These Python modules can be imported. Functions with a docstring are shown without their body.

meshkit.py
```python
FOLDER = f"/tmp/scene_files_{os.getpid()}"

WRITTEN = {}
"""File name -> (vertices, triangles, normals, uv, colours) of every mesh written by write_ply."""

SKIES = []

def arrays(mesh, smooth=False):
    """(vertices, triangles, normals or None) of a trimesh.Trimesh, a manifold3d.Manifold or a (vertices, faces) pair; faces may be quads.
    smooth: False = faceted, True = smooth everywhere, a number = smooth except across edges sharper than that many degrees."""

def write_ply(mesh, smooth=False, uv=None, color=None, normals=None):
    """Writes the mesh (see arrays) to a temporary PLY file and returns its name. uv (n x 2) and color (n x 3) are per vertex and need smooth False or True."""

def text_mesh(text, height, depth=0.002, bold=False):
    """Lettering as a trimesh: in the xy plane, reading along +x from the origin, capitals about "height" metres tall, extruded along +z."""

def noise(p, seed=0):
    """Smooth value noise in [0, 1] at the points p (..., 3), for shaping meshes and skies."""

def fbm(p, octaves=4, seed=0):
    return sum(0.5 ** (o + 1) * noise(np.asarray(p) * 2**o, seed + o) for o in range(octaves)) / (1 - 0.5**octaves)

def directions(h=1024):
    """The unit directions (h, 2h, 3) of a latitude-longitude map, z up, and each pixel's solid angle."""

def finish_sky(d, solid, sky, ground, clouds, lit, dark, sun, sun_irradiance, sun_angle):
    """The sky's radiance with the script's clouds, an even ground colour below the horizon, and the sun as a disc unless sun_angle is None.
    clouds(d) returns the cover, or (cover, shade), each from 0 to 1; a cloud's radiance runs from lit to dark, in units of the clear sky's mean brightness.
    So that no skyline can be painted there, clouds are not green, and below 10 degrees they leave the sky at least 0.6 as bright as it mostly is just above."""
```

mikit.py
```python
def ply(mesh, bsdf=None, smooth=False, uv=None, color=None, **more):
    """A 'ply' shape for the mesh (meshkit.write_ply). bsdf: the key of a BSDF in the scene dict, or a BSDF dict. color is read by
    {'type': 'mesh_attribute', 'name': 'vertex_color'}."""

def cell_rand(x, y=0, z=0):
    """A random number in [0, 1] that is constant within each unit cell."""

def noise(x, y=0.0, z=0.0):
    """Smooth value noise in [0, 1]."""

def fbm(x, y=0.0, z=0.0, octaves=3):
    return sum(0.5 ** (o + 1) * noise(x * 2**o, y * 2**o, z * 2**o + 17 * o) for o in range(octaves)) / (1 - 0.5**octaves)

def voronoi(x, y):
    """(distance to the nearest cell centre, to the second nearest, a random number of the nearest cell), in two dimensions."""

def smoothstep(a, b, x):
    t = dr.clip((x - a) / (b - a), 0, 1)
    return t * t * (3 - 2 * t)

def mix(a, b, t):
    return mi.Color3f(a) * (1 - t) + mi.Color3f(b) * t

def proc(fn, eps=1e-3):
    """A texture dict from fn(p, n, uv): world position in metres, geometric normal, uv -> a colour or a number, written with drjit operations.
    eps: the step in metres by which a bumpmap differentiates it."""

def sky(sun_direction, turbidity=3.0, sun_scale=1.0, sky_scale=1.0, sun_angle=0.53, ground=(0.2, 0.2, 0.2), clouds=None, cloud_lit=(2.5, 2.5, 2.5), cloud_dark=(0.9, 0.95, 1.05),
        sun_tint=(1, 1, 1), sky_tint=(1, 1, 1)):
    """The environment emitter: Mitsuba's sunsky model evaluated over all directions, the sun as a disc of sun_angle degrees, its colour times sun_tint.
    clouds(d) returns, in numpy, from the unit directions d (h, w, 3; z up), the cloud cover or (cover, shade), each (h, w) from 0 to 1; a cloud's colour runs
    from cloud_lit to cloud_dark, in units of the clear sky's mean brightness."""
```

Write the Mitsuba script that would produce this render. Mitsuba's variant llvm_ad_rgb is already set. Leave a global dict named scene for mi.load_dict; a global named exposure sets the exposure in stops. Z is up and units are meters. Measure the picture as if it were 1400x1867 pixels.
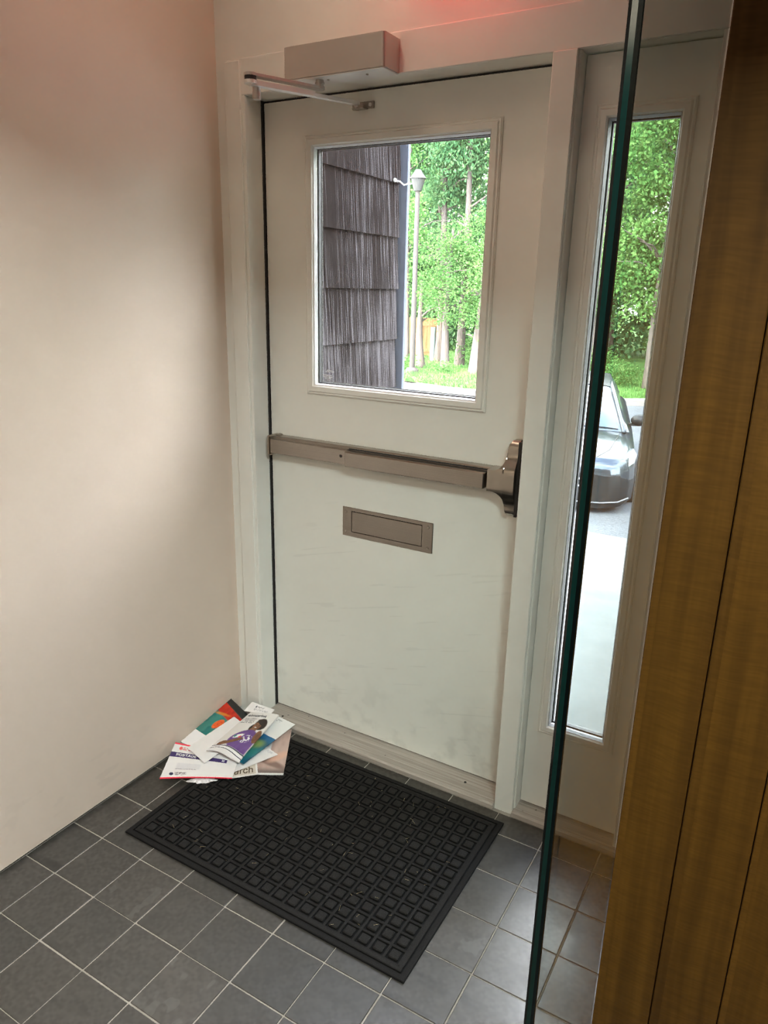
import math, random
import numpy as np, trimesh, manifold3d as m3
import drjit as dr
import mitsuba as mi
import mikit, meshkit
from mikit import noise, fbm, cell_rand, smoothstep, mix, proc
from shapely.geometry import Polygon, box as sbox
from shapely.ops import unary_union

T = mi.ScalarTransform4f
rnd = random.Random(7)
rng = np.random.default_rng(11)
scene, labels = {}, {}

# ------------------------------------------------------------------ camera, sky, lamps, exposure
EYE = np.array([1.5465, -1.9, 1.5006])
FWD = np.array([-0.48071328, 0.82660191, -0.29264999])
UP = np.array([-0.16665234, 0.24153581, 0.95597461])
scene['camera'] = {'type': 'perspective', 'fov': math.degrees(2 * math.atan(700 / 1336.06)), 'fov_axis': 'x', 'near_clip': 0.02, 'far_clip': 500.0,
                   'to_world': T().look_at(origin=EYE.tolist(), target=(EYE + FWD).tolist(), up=UP.tolist())}
exposure = 0.18


def clouds(d):
    n = meshkit.fbm(d * np.array([2.2, 2.2, 4.0]) + 3.1, 4, 5)
    return np.clip((n - 0.30) * 4.0, 0, 1) * 0.9 + 0.1, np.clip(n * 1.2 - 0.45, 0, 0.35)


scene['sky'] = mikit.sky((-0.30, -0.62, 0.72), turbidity=3.5, sun_scale=14.0, sky_scale=180.0, ground=(0.2, 0.2, 0.18), clouds=clouds, cloud_lit=(2.4, 2.4, 2.45), cloud_dark=(1.3, 1.35, 1.45))
LAMP_COOL = [52.0, 57.0, 56.0]   # ceiling panel of the room behind the inner doorway
LAMP_BACK = [15.0, 12.2, 9.2]      # ceiling panel farther back
LAMP_WARM = [8.5, 6.6, 4.9]    # small downlight in the vestibule
EXIT_RED = [6.0, 0.50, 0.46]

# ------------------------------------------------------------------ materials


def P(col, rough=0.5, **k):
    d = {'type': 'principled', 'base_color': col if isinstance(col, dict) else {'type': 'rgb', 'value': list(col)}, 'roughness': rough, 'specular': k.pop('spec', 0.5)}
    d.update(k)
    return d


def two(b):
    return {'type': 'twosided', 'bsdf': b}


def bump(b, fn, scale, eps=1e-3):
    return {'type': 'bumpmap', 'arbitrary': proc(fn, eps), 'scale': scale, 'bsdf': b}


def M(name, b):
    scene['mat_' + name] = b
    return 'mat_' + name


def f_paint_wall(p, n, uv):
    v = fbm(p.x * 2 + p.y * 2.3, p.y * 3.1, p.z * 2.6, 3)
    scuff = smoothstep(0.62, 0.8, fbm(p.y * 14, p.z * 30, 3.0, 3)) * smoothstep(0.35, 0.0, p.z)
    return mix((0.605, 0.505, 0.425), (0.64, 0.535, 0.45), v) * (1 - 0.07 * scuff)


def f_paint_white(p, n, uv):
    v = fbm(p.x * 5, p.y * 5, p.z * 4, 3)
    return mix((0.69, 0.69, 0.645), (0.74, 0.74, 0.69), v)


def f_paint_door(p, n, uv):
    v = fbm(p.x * 4, p.z * 4, 7.0, 3)
    c = mix((0.69, 0.695, 0.645), (0.735, 0.74, 0.69), v)
    low = smoothstep(0.38, 0.02, p.z)
    grime = smoothstep(0.45, 0.85, fbm(p.x * 22, p.z * 26, 1.0, 4)) * low
    side = smoothstep(0.62, 0.86, p.x) * low * 0.35
    scr = smoothstep(0.80, 0.86, fbm(p.x * 7 + p.z * 5, p.z * 90 - p.x * 25, 4.0, 2)) * smoothstep(1.0, 0.6, p.z)
    return c * (1 - 0.13 * grime - side * 0.4 - 0.06 * scr)


TX, TY, TS = 0.0216, -0.6643, 0.1524


def f_slate(p, n, uv):
    i, j = dr.floor((p.x - TX) / TS), dr.floor((p.y - TY) / TS)
    r, r2 = cell_rand(i, j, 3), cell_rand(i, j, 9)
    v = fbm(p.x * 11 + r * 30, p.y * 17 + r2 * 20, 2.0, 4)
    c = mix((0.025, 0.0245, 0.021), (0.047, 0.042, 0.035), r * 0.6 + v * 0.4)
    c = c * (0.85 + 0.3 * noise(p.x * 140, p.y * 140))
    rust = smoothstep(0.6, 0.8, fbm(p.x * 6 + r * 9, p.y * 22, 5.0, 3)) * smoothstep(0.5, 0.9, r2)
    chalk = smoothstep(0.66, 0.74, fbm(p.x * 30, p.y * 26 + r * 7, 8.0, 3)) * smoothstep(0.75, 0.85, r)
    return c * (1 - 0.35 * rust) + mi.Color3f(0.016, 0.017, 0.016) * chalk


def f_slate_rough(p, n, uv):
    return 0.33 + 0.16 * fbm(p.x * 9, p.y * 13, 1.0, 3)


def f_slate_bump(p, n, uv):
    r = cell_rand(dr.floor((p.x - TX) / TS), dr.floor((p.y - TY) / TS), 5)
    return fbm(p.x * 16 + r * 40, p.y * 22 + r * 11, 3.0, 4)


def f_grout(p, n, uv):
    return mix((0.22, 0.20, 0.175), (0.32, 0.295, 0.26), fbm(p.x * 25, p.y * 25, 1.0, 2))


def f_wood(p, n, uv):
    b = dr.floor(p.x / 0.1062)
    r = cell_rand(b, 3)
    grain = fbm(p.x * 55 + r * 50 + 1.6 * noise(p.z * 1.6 + r * 9, p.x * 6), p.z * 1.8 + r * 7, 2.0, 4)
    ring = 0.5 + 0.5 * dr.sin(60 * (p.x + 0.05 * noise(p.x * 5 + r * 8, p.z * 1.3 + r * 12)) * 2 + 9 * noise(p.x * 7, p.z * 0.9 + r * 20))
    saw = noise(p.z * 420 + 5 * noise(p.x * 20, p.z * 4), p.x * 40 + r * 5)
    saw2 = noise(p.z * 95 + 3 * noise(p.x * 12, p.z * 3), p.x * 14 + r * 3)
    c = mix((0.030, 0.0118, 0.0009), (0.074, 0.0315, 0.0036), grain * 0.80 + ring * 0.15 + r * 0.1 - 0.02)
    return c * (0.84 + 0.20 * saw + 0.12 * saw2)


def f_wood_bump(p, n, uv):
    return noise(p.z * 420 + 5 * noise(p.x * 20, p.z * 4), p.x * 40)


def f_sill(p, n, uv):
    v = fbm(p.x * 5, p.y * 190, p.z * 120, 4)
    k = smoothstep(0.84, 0.9, fbm(p.x * 60, p.y * 60, 1.0, 2))
    return mix((0.20, 0.175, 0.152), (0.46, 0.415, 0.37), v) * (1 - 0.5 * k)


def f_rubber(p, n, uv):
    return mix((0.005, 0.005, 0.005), (0.019, 0.018, 0.017), smoothstep(0.0045, 0.0088, p.z) * (0.45 + 0.55 * noise(p.x * 700, p.y * 700)))


def f_steel(p, n, uv):
    v = noise(p.x * 3, p.y * 300, p.z * 1500)
    return mix((0.26, 0.235, 0.205), (0.33, 0.30, 0.265), v)


def f_shingle(p, n, uv):
    wob = 0.004 * noise(p.y * 9, p.z * 5)
    s = fbm((p.y + wob) * 270, p.z * 1.6, 1.0, 3)
    t = fbm((p.y + wob) * 560, p.z * 11, 4.0, 2)
    w = fbm(p.y * 5, p.z * 4, 9.0, 3)
    white = smoothstep(0.40, 0.74, s * 0.5 + t * 0.4 + (w - 0.5) * 0.25 + 0.14 * (p.y - 0.4) - 0.16 * (p.z - 1.35))
    c = mix((0.0035, 0.0024, 0.0024), (0.0082, 0.0059, 0.0056), t)
    return c * (1 - white) + mi.Color3f(0.058, 0.053, 0.056) * white


def f_concrete(p, n, uv):
    return mix((0.0624, 0.0657, 0.0609), (0.0844, 0.0875, 0.0827), fbm(p.x * 6, p.y * 6, p.z * 6, 5))


def f_asphalt(p, n, uv):
    return mix((0.0365, 0.0388, 0.0435), (0.0529, 0.0565, 0.0624), fbm(p.x * 3, p.y * 3, 1.0, 5)) * (0.8 + 0.4 * noise(p.x * 60, p.y * 60))


def f_lawn(p, n, uv):
    return mix((0.0318, 0.0706, 0.0155), (0.0635, 0.1165, 0.0318), fbm(p.x * 2.2, p.y * 2.2, 1.0, 5)) * (0.7 + 0.6 * noise(p.x * 25, p.y * 25))


def leaf_fn(a, b, c):
    def f(p, n, uv):
        r = cell_rand(p.x * 6.0, p.y * 6.0, p.z * 6.0)
        v = fbm(p.x * 0.9, p.y * 0.9, p.z * 0.9, 2)
        return mix(mix(a, b, smoothstep(0.3, 0.7, v)), c, smoothstep(0.55, 1.0, r) * 0.75)
    return f


def f_bark(p, n, uv):
    v = fbm((p.x + p.y) * 26, p.z * 2.4, 1.0, 4)
    return mix((0.0485, 0.0379, 0.0318), (0.1235, 0.1015, 0.0882), v)


def f_fence(p, n, uv):
    return mix((0.1624, 0.0741, 0.0318), (0.2259, 0.1129, 0.0565), fbm((p.x + p.y) * 9, p.z * 1.5, 1.0, 3))


W = M('wall', bump(two(P(proc(f_paint_wall), 0.42, spec=0.4)), lambda p, n, uv: noise(p.x * 300, p.y * 300, p.z * 300), 0.00004))
WH = M('white_paint', two(P(proc(f_paint_white), 0.40)))
DOOR = M('door_paint', two(P(proc(f_paint_door), 0.38)))
BACKW = M('back_wall', two(P((0.14, 0.12, 0.10), 0.7)))
CEIL = M('ceiling', two(P((0.75, 0.73, 0.69), 0.8)))
SLATE = M('slate', bump(two(P(proc(f_slate), proc(f_slate_rough), spec=0.6)), f_slate_bump, 0.0011, 2e-3))
GROUT = M('grout', two(P(proc(f_grout), 0.85)))
WOOD = M('wood', bump(two(P(proc(f_wood), 0.6, spec=0.12)), f_wood_bump, 0.00012))
DARK = M('dark', two(P((0.012, 0.012, 0.012), 0.6)))
SILL = M('sill', two(P(proc(f_sill), 0.55)))
RUB = M('rubber', two(P(proc(f_rubber), 0.85, spec=0.12)))
STEEL = M('steel', two(P(proc(f_steel), 0.24, metallic=1.0)))
STEEL2 = M('steel_smooth', two(P((0.36, 0.33, 0.29), 0.2, metallic=1.0)))
ALU = M('aluminium', two(P((0.50, 0.475, 0.44), 0.36, metallic=0.6)))
ALU2 = M('bright_aluminium', two(P((0.72, 0.70, 0.68), 0.3, metallic=0.3)))
GREEN = M('glass_edge', two(P((0.0014, 0.0115, 0.0095), 0.12, spec=0.22)))
GDARK = M('glass_arris', two(P((0.0008, 0.002, 0.002), 0.15, spec=0.2)))
GLASS = M('pane', {'type': 'thindielectric', 'int_ior': 1.5, 'specular_transmittance': {'type': 'rgb', 'value': [0.93, 0.96, 0.95]}})
GLASS2 = M('thick_pane', {'type': 'thindielectric', 'int_ior': 1.5, 'specular_transmittance': {'type': 'rgb', 'value': [0.84, 0.92, 0.88]}})
WHITE = M('white', two(P((0.8, 0.8, 0.8), 0.5)))
BEAD = M('bead', two(P((0.55, 0.545, 0.54), 0.3)))
BEADG = M('bead_grey', two(P((0.17, 0.17, 0.165), 0.4)))
EXTF = M('outer_frame', two(P((0.05, 0.05, 0.05), 0.5)))
SHING = M('shingle', bump(two(P(proc(f_shingle), 0.95, spec=0.05)), lambda p, n, uv: fbm(p.y * 170, p.z * 5, 1.0, 3), 0.002))
BOARD = M('corner_board', two(P((0.085, 0.095, 0.122), 0.6, spec=0.1)))
CONC = M('concrete', two(P(proc(f_concrete), 0.9, spec=0.2)))
ASPH = M('asphalt', two(P(proc(f_asphalt), 0.85, spec=0.3)))
LAWN = M('lawn', two(P(proc(f_lawn), 0.95, spec=0.1)))
BARK = M('bark', two(P(proc(f_bark), 0.9, spec=0.1)))
FENCE = M('fence', two(P(proc(f_fence), 0.8, spec=0.1)))
STONE = M('curb_stone', two(P((0.1482, 0.1324, 0.1244), 0.9, spec=0.1)))
ROOFM = M('soffit', two(P((0.20, 0.18, 0.17), 0.8)))
STRAW = M('straw', two(P((0.50, 0.40, 0.23), 0.8)))


def leafmat(name, a, b, c):
    return M(name, two({'type': 'principledthin', 'base_color': proc(leaf_fn(a, b, c)), 'roughness': 0.55, 'diff_trans': 0.7, 'spec_trans': 0.0, 'eta': 1.35})['bsdf'])


LF_BRIGHT = leafmat('leaf_bright', (0.0512, 0.1213, 0.0344), (0.0754, 0.1618, 0.0450), (0.1146, 0.1912, 0.0556))
LF_CEDAR = leafmat('leaf_cedar', (0.0397, 0.0971, 0.0412), (0.0715, 0.1456, 0.0600), (0.1151, 0.1853, 0.0750))
LF_MID = leafmat('leaf_mid', (0.0413, 0.0994, 0.0273), (0.0757, 0.1529, 0.0422), (0.1238, 0.1988, 0.0650))

# ------------------------------------------------------------------ mesh helpers


def box(x0, x1, y0, y1, z0, z1, bev=0.0):
    a, b = np.array([x0, y0, z0], float), np.array([x1, y1, z1], float)
    if not bev:
        m = trimesh.creation.box(extents=b - a)
        m.apply_translation((a + b) / 2)
        return m
    bev = min(bev, 0.45 * float((b - a).min()))
    pts = []
    for i in np.ndindex(2, 2, 2):
        c = np.where(i, b, a)
        s = np.where(i, -1.0, 1.0)
        for k in range(3):
            q = c + s * bev
            q[k] = c[k]
            pts.append(q)
    return hull(pts)


def hull(pts):
    return trimesh.Trimesh(np.asarray(pts, float)).convex_hull if False else trimesh.convex.convex_hull(np.asarray(pts, float))


def cat(*ms):
    return trimesh.util.concatenate([m for g in ms for m in (g if isinstance(g, (list, tuple)) else [g])])


def cyl(a, b, r, n=24, r2=None):
    a, b = np.asarray(a, float), np.asarray(b, float)
    d = b - a
    L = np.linalg.norm(d)
    d = d / L
    x = np.cross(d, [0, 0, 1] if abs(d[2]) < 0.9 else [1, 0, 0])
    x /= np.linalg.norm(x)
    y = np.cross(d, x)
    t = np.arange(n) * 2 * np.pi / n
    c = np.cos(t)[:, None] * x + np.sin(t)[:, None] * y
    r2 = r if r2 is None else r2
    v = np.vstack([a + c * r, b + c * r2, [a], [b]])
    i = np.arange(n)
    j = (i + 1) % n
    f = np.vstack([np.stack([i, j, j + n], 1), np.stack([i, j + n, i + n], 1), np.stack([j, i, i * 0 + 2 * n], 1), np.stack([i + n, j + n, i * 0 + 2 * n + 1], 1)])
    return trimesh.Trimesh(v, f, process=False)


def tube(pts, r, n=10):
    pts = np.asarray(pts, float)
    r = np.broadcast_to(r, (len(pts),))
    t = np.gradient(pts, axis=0)
    t /= np.linalg.norm(t, axis=1, keepdims=True) + 1e-12
    ref = np.array([0, 0, 1.0]) if abs(t[:, 2]).mean() < 0.8 else np.array([1.0, 0, 0])
    a = np.cross(t, ref)
    a /= np.linalg.norm(a, axis=1, keepdims=True) + 1e-12
    b = np.cross(t, a)
    an = np.arange(n) * 2 * np.pi / n
    v = (pts[:, None] + r[:, None, None] * (np.cos(an)[None, :, None] * a[:, None] + np.sin(an)[None, :, None] * b[:, None])).reshape(-1, 3)
    f = []
    for i in range(len(pts) - 1):
        for k in range(n):
            p, q = i * n + k, i * n + (k + 1) % n
            f += [[p, p + n, q + n], [p, q + n, q]]
    v = np.vstack([v, pts[:1], pts[-1:]])
    e = len(v)
    for k in range(n):
        f += [[e - 2, k, (k + 1) % n], [e - 1, (len(pts) - 1) * n + (k + 1) % n, (len(pts) - 1) * n + k]]
    return trimesh.Trimesh(v, f, process=False)


def frame(x0, x1, z0, z1, prof):
    """mitred frame in the xz plane: prof is a closed polygon of (distance outwards from the rectangle, y)."""
    n = len(prof)
    v = []
    for sx, sz, cx, cz in ((-1, -1, x0, z0), (1, -1, x1, z0), (1, 1, x1, z1), (-1, 1, x0, z1)):
        v += [[cx + sx * d, y, cz + sz * d] for d, y in prof]
    f = []
    for c in range(4):
        for k in range(n):
            a, b = c * n + k, c * n + (k + 1) % n
            a2, b2 = ((c + 1) % 4) * n + k, ((c + 1) % 4) * n + (k + 1) % n
            f += [[a, b, b2], [a, b2, a2]]
    m = trimesh.Trimesh(v, f, process=False)
    m.fix_normals()
    return m


def prism(poly, depth):
    return trimesh.creation.extrude_polygon(poly, depth, engine='earcut')


def mf(m):
    return m3.Manifold(m3.Mesh(np.asarray(m.vertices, np.float32), np.asarray(m.faces, np.uint32)))


def unmf(m):
    k = m.to_mesh()
    return trimesh.Trimesh(k.vert_properties[:, :3], k.tri_verts, process=False)


def cut(a, *bs):
    a = mf(a)
    for b in bs:
        a = a - mf(b)
    return unmf(a)


used = {}


def numbered(key):
    k = used.get(key, -1) + 1
    used[key] = k
    return key if k == 0 else f'{key}_{k:03d}'


def obj(name, mesh, mat, parent=None, smooth=False, label=None, **more):
    key = numbered(f'{parent}__{name}' if parent else name)
    scene[key] = mikit.ply(mesh, mat, smooth, **more)
    if label:
        labels[key] = {'label': label}
    return key


def thing(name, label, cat_, group=None, kind=None):
    key = numbered(name)
    labels[key] = {'label': label, 'category': cat_}
    if group:
        labels[key]['group'] = group
    if kind:
        labels[key]['kind'] = kind
    return key


def struct(name, mesh, mat, label, cat_, smooth=False):
    scene[name] = mikit.ply(mesh, mat, smooth)
    used[name] = 0
    labels[name] = {'label': label, 'category': cat_, 'kind': 'structure'}
    return name


# ------------------------------------------------------------------ the vestibule shell
XL = -0.0907
YW = -0.100      # inner face of the front wall
ZC = 2.56
struct('wall_left', box(XL - 0.10, XL, -4.7, YW + 0.002, 0.012, ZC), W, 'plain warm off-white wall left of the door, stopping just above the floor', 'wall')
obj('shadow_gap', box(XL - 0.10, XL - 0.012, -4.7, YW, -0.01, 0.012), DARK, 'wall_left', label='dark recess under the wall')
wf = cat(box(-0.24, 0.0, YW, 0.06, -0.02, 2.012), box(-0.24, 1.37, YW, 0.06, 2.012, 3.0), box(1.282, 1.372, YW, 0.06, -0.02, 2.012))
struct('wall_front', wf, WH, 'white front wall around and above the entrance door', 'wall')
obj('head_casing', box(-0.05, 1.37, YW - 0.006, YW + 0.001, 2.012, 2.105, 0.002), WH, 'wall_front')
# floor: grout bed and slate tiles
struct('floor', box(XL - 0.1, 2.9, -4.7, -0.105, -0.03, -0.0016), GROUT, 'dark slate tile floor with pale grout lines', 'floor')
obj('far_paving', cat(box(XL, 2.8, -4.6, -2.5, -0.004, 0.0), box(1.75, 2.8, -2.5, -0.72, -0.004, 0.0)), SLATE, 'floor')
g = 0.0015
for i in range(-4, 13):
    for j in range(-1, 12):
        x0, x1 = TX + j * TS, TX + (j + 1) * TS
        y1, y0 = TY - (i - 1) * TS, TY - i * TS
        x0, x1, y1, y0 = max(x0, XL - 0.01), min(x1, 1.75), min(y1, -0.121), max(y0, -2.5)
        if y1 - y0 < 0.03 or x1 - x0 < 0.02 or (x0 > 1.36 and y1 > -0.70):
            continue
        if x1 > 1.372 and y1 > -0.70:
            x1 = 1.3715
        dx, dy = rnd.uniform(-0.0008, 0.0008), rnd.uniform(-0.0008, 0.0008)
        obj('tile', box(x0 + g + dx, x1 - g + dx, y0 + g + dy, y1 - g + dy, -0.009, rnd.uniform(-0.0004, 0.0004), 0.0012), SLATE, 'floor')
struct('ceiling', box(XL - 0.1, 2.9, -4.7, YW, ZC, ZC + 0.1), CEIL, 'white ceiling above the vestibule', 'ceiling')
struct('wall_back', box(XL - 0.1, 2.9, -4.8, -4.7, -0.02, ZC), BACKW, 'grey-brown wall behind the viewer', 'wall')
# timber clad wall on the right
struct('wall_right', cat(box(1.378, 2.9, -0.685, -0.10, -0.02, 3.0), box(2.80, 2.9, -4.7, -0.685, -0.02, ZC)), DARK, 'wall clad in brown sawn vertical timber boards beside the glass panel', 'wall')
edges = [1.3668, 1.470, 1.582]
while edges[-1] < 2.75:
    edges.append(edges[-1] + rnd.choice([0.098, 0.112, 0.106]))
for a, b in zip(edges[:-1], edges[1:]):
    obj('plank', box(a + 0.0006, b - 0.0012, -0.710, -0.684, 0.0, ZC - 0.002, 0.0016), WOOD, 'wall_right')
for y in np.arange(-4.65, -0.75, 0.13):
    obj('plank', box(2.776, 2.80, y, y + 0.127, 0.0, ZC - 0.002, 0.0016), WOOD, 'wall_right')
# header over the inner doorway behind the glass edge
struct('trim_4', box(XL, 2.776, -1.262, -1.14, 2.05, ZC), WH, 'white header beam over the inner doorway', 'beam')

# jambs, casing, mullion, thresholds
struct('trim_1', cat(box(-0.052, 0.006, -0.112, YW + 0.001, 0.0, 2.100, 0.0025), box(0.002, 0.0165, -0.106, 0.055, 0.0, 2.012, 0.0015)), WH,
       'white casing and jamb on the hinge side, left of the entrance door', 'door casing')
struct('trim_2', cat(box(0.915, 0.972, -0.112, 0.06, 0.0, 2.012, 0.002), box(0.9695, 0.9765, -0.100, -0.028, 0.0, 2.012, 0.001)), WH, 'white post between the entrance door and the narrow side window', 'post')
obj('gasket', cat(box(0.0160, 0.0185, -0.0350, 0.03, 0.019, 2.0118), box(0.0165, 0.0207, -0.0185, 0.03, 0.019, 2.0118), box(0.9108, 0.915, -0.0185, 0.03, 0.019, 2.0118), box(0.0207, 0.9108, -0.0185, 0.03, 2.0058, 2.0118), box(0.0207, 0.9108, -0.0100, 0.02, 0.0188, 0.0232)), DARK, 'trim_1', label='black weather seal in the door gap')
th = thing('threshold', 'worn grey wooden threshold under the entrance door', 'threshold', kind='structure')
obj('sill_board', box(0.0165, 0.915, -0.1185, 0.075, 0.0, 0.0185, 0.003), SILL, th)
obj('nosing', box(0.0165, 0.915, -0.1225, -0.1185, 0.0, 0.0165, 0.0015), SILL, th)
obj('screw', cyl((0.087, -0.083, 0.0180), (0.087, -0.083, 0.0192), 0.004, 12), DARK, th)
obj('screw', cyl((0.80, -0.07, 0.0180), (0.80, -0.07, 0.0192), 0.004, 12), DARK, th)
th = thing('threshold', 'short wooden threshold under the narrow side window', 'threshold', kind='structure')
obj('sill_board', box(0.9725, 1.2825, -0.1185, 0.075, 0.0, 0.0185, 0.003), SILL, th)
obj('nosing', box(0.9725, 1.2825, -0.1225, -0.1185, 0.0, 0.0165, 0.0015), SILL, th)

# ------------------------------------------------------------------ the door
D = thing('door_1', 'white painted entrance door with a glazed upper panel', 'door', kind='structure')
YD = -0.025
slab = cut(box(0.021, 0.9105, YD, 0.02, 0.0235, 2.0055), box(0.192, 0.748, -0.2, 0.2, 1.199, 1.887))
obj('slab', slab, DOOR, D)
mp = [(0.0, YD - 0.004), (0.0, YD + 0.004), (0.030, YD + 0.001), (0.030, YD - 0.0035), (0.026, YD - 0.0065), (0.022, YD - 0.0062), (0.0185, YD - 0.0105), (0.0045, YD - 0.0105)]
obj('window_moulding', frame(0.199, 0.742, 1.207, 1.879, mp), DOOR, D, label='raised white moulding around the door glass')
bp = [(0.0, YD + 0.004), (0.0, YD + 0.010), (0.006, YD + 0.010), (0.006, YD - 0.004), (0.0035, YD - 0.005)]
obj('glazing_bead', frame(0.2035, 0.7375, 1.2115, 1.8745, bp), BEAD, D, label='bright white bead at the edge of the glass')
obj('glass', trimesh.Trimesh([[0.2005, -0.016, 1.2085], [0.7405, -0.016, 1.2085], [0.7405, -0.016, 1.8775], [0.2005, -0.016, 1.8775]], [[0, 1, 2], [0, 2, 3]]), GLASS, D)
obj('spacer', frame(0.2075, 0.7355, 1.2145, 1.8725, [(0.0, -0.0145), (0.0, 0.000), (0.012, 0.000), (0.012, -0.0145)]), DARK, D, label='dark spacer bar inside the double glazing')
obj('spacer_edge', frame(0.2095, 0.7335, 1.2165, 1.8705, [(0.0, 0.0), (0.0, 0.0015), (0.002, 0.0015), (0.002, 0.0)]), BEADG, D)
# tiny etched stamp in the lower left corner of the glass
etch = []
for (u0, u1, z) in ((0.236, 0.256, 1.2525), (0.232, 0.262, 1.2485), (0.221, 0.254, 1.2375), (0.224, 0.256, 1.2325), (0.229, 0.250, 1.2275), (0.236, 0.244, 1.2225)):
    u = u0
    while u < u1:
        w = rnd.uniform(0.0015, 0.004)
        etch.append(box(u, u + w, -0.0168, -0.0163, z, z + 0.0022))
        u += w + 0.0007
obj('etched_stamp', cat(etch), BEAD, D, label='tiny white maker stamp on the glass')

# exit device
bar = obj('panic_bar', cat(box(0.052, 0.826, -0.058, YD, 0.975, 1.0345, 0.002), box(0.052, 0.350, -0.0745, -0.056, 0.9795, 1.0265, 0.002)), STEEL, D, smooth=False, label='brushed steel panic bar across the middle of the door')
obj('push_pad', box(0.3475, 0.8045, -0.0875, -0.050, 0.9775, 1.0245, 0.003), STEEL, bar)
obj('pad_shadow', box(0.3475, 0.820, -0.0590, -0.0575, 1.0255, 1.0295), DARK, bar)
obj('end_cap', cat(box(0.040, 0.0535, -0.077, YD, 0.971, 1.0375, 0.004), box(0.0525, 0.068, -0.045, YD, 1.030, 1.0385, 0.002)), STEEL2, bar)
obj('keyhole', cyl((0.3275, -0.0740, 1.006), (0.3275, -0.0750, 1.006), 0.0050, 20), DARK, bar)
# latch case with fins above and below
ang = np.linspace(0, 1, 9)
cx, R = 0.856, 0.030
up = [(cx - R + R * math.sin(a * math.pi / 2), 1.035 + R - R * math.cos(a * math.pi / 2)) for a in ang]
dn = [(x, 2.010 - z - 0.0005) for x, z in up[::-1]]
outl = [(0.812, 1.035)] + up + [(0.8615, 1.106), (0.8685, 1.1165), (0.889, 1.118), (0.889, 0.9050), (0.8640, 0.9030)] + dn + [(0.812, 0.9745)]
lc = prism(Polygon(outl), 0.058)
lc = trimesh.Trimesh(*trimesh.remesh.subdivide_to_size(lc.vertices, lc.faces, 0.007)[:2])
lc.merge_vertices()
v = lc.vertices.copy()
x, z, h = v[:, 0], v[:, 1], v[:, 2]
t = np.clip((np.abs(z - 1.006) - 0.024) / 0.05, 0, 1)
s = t * t * (3 - 2 * t)
top = np.clip((np.abs(z - 1.0105) - 0.088) / 0.02, 0, 1)
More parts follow.
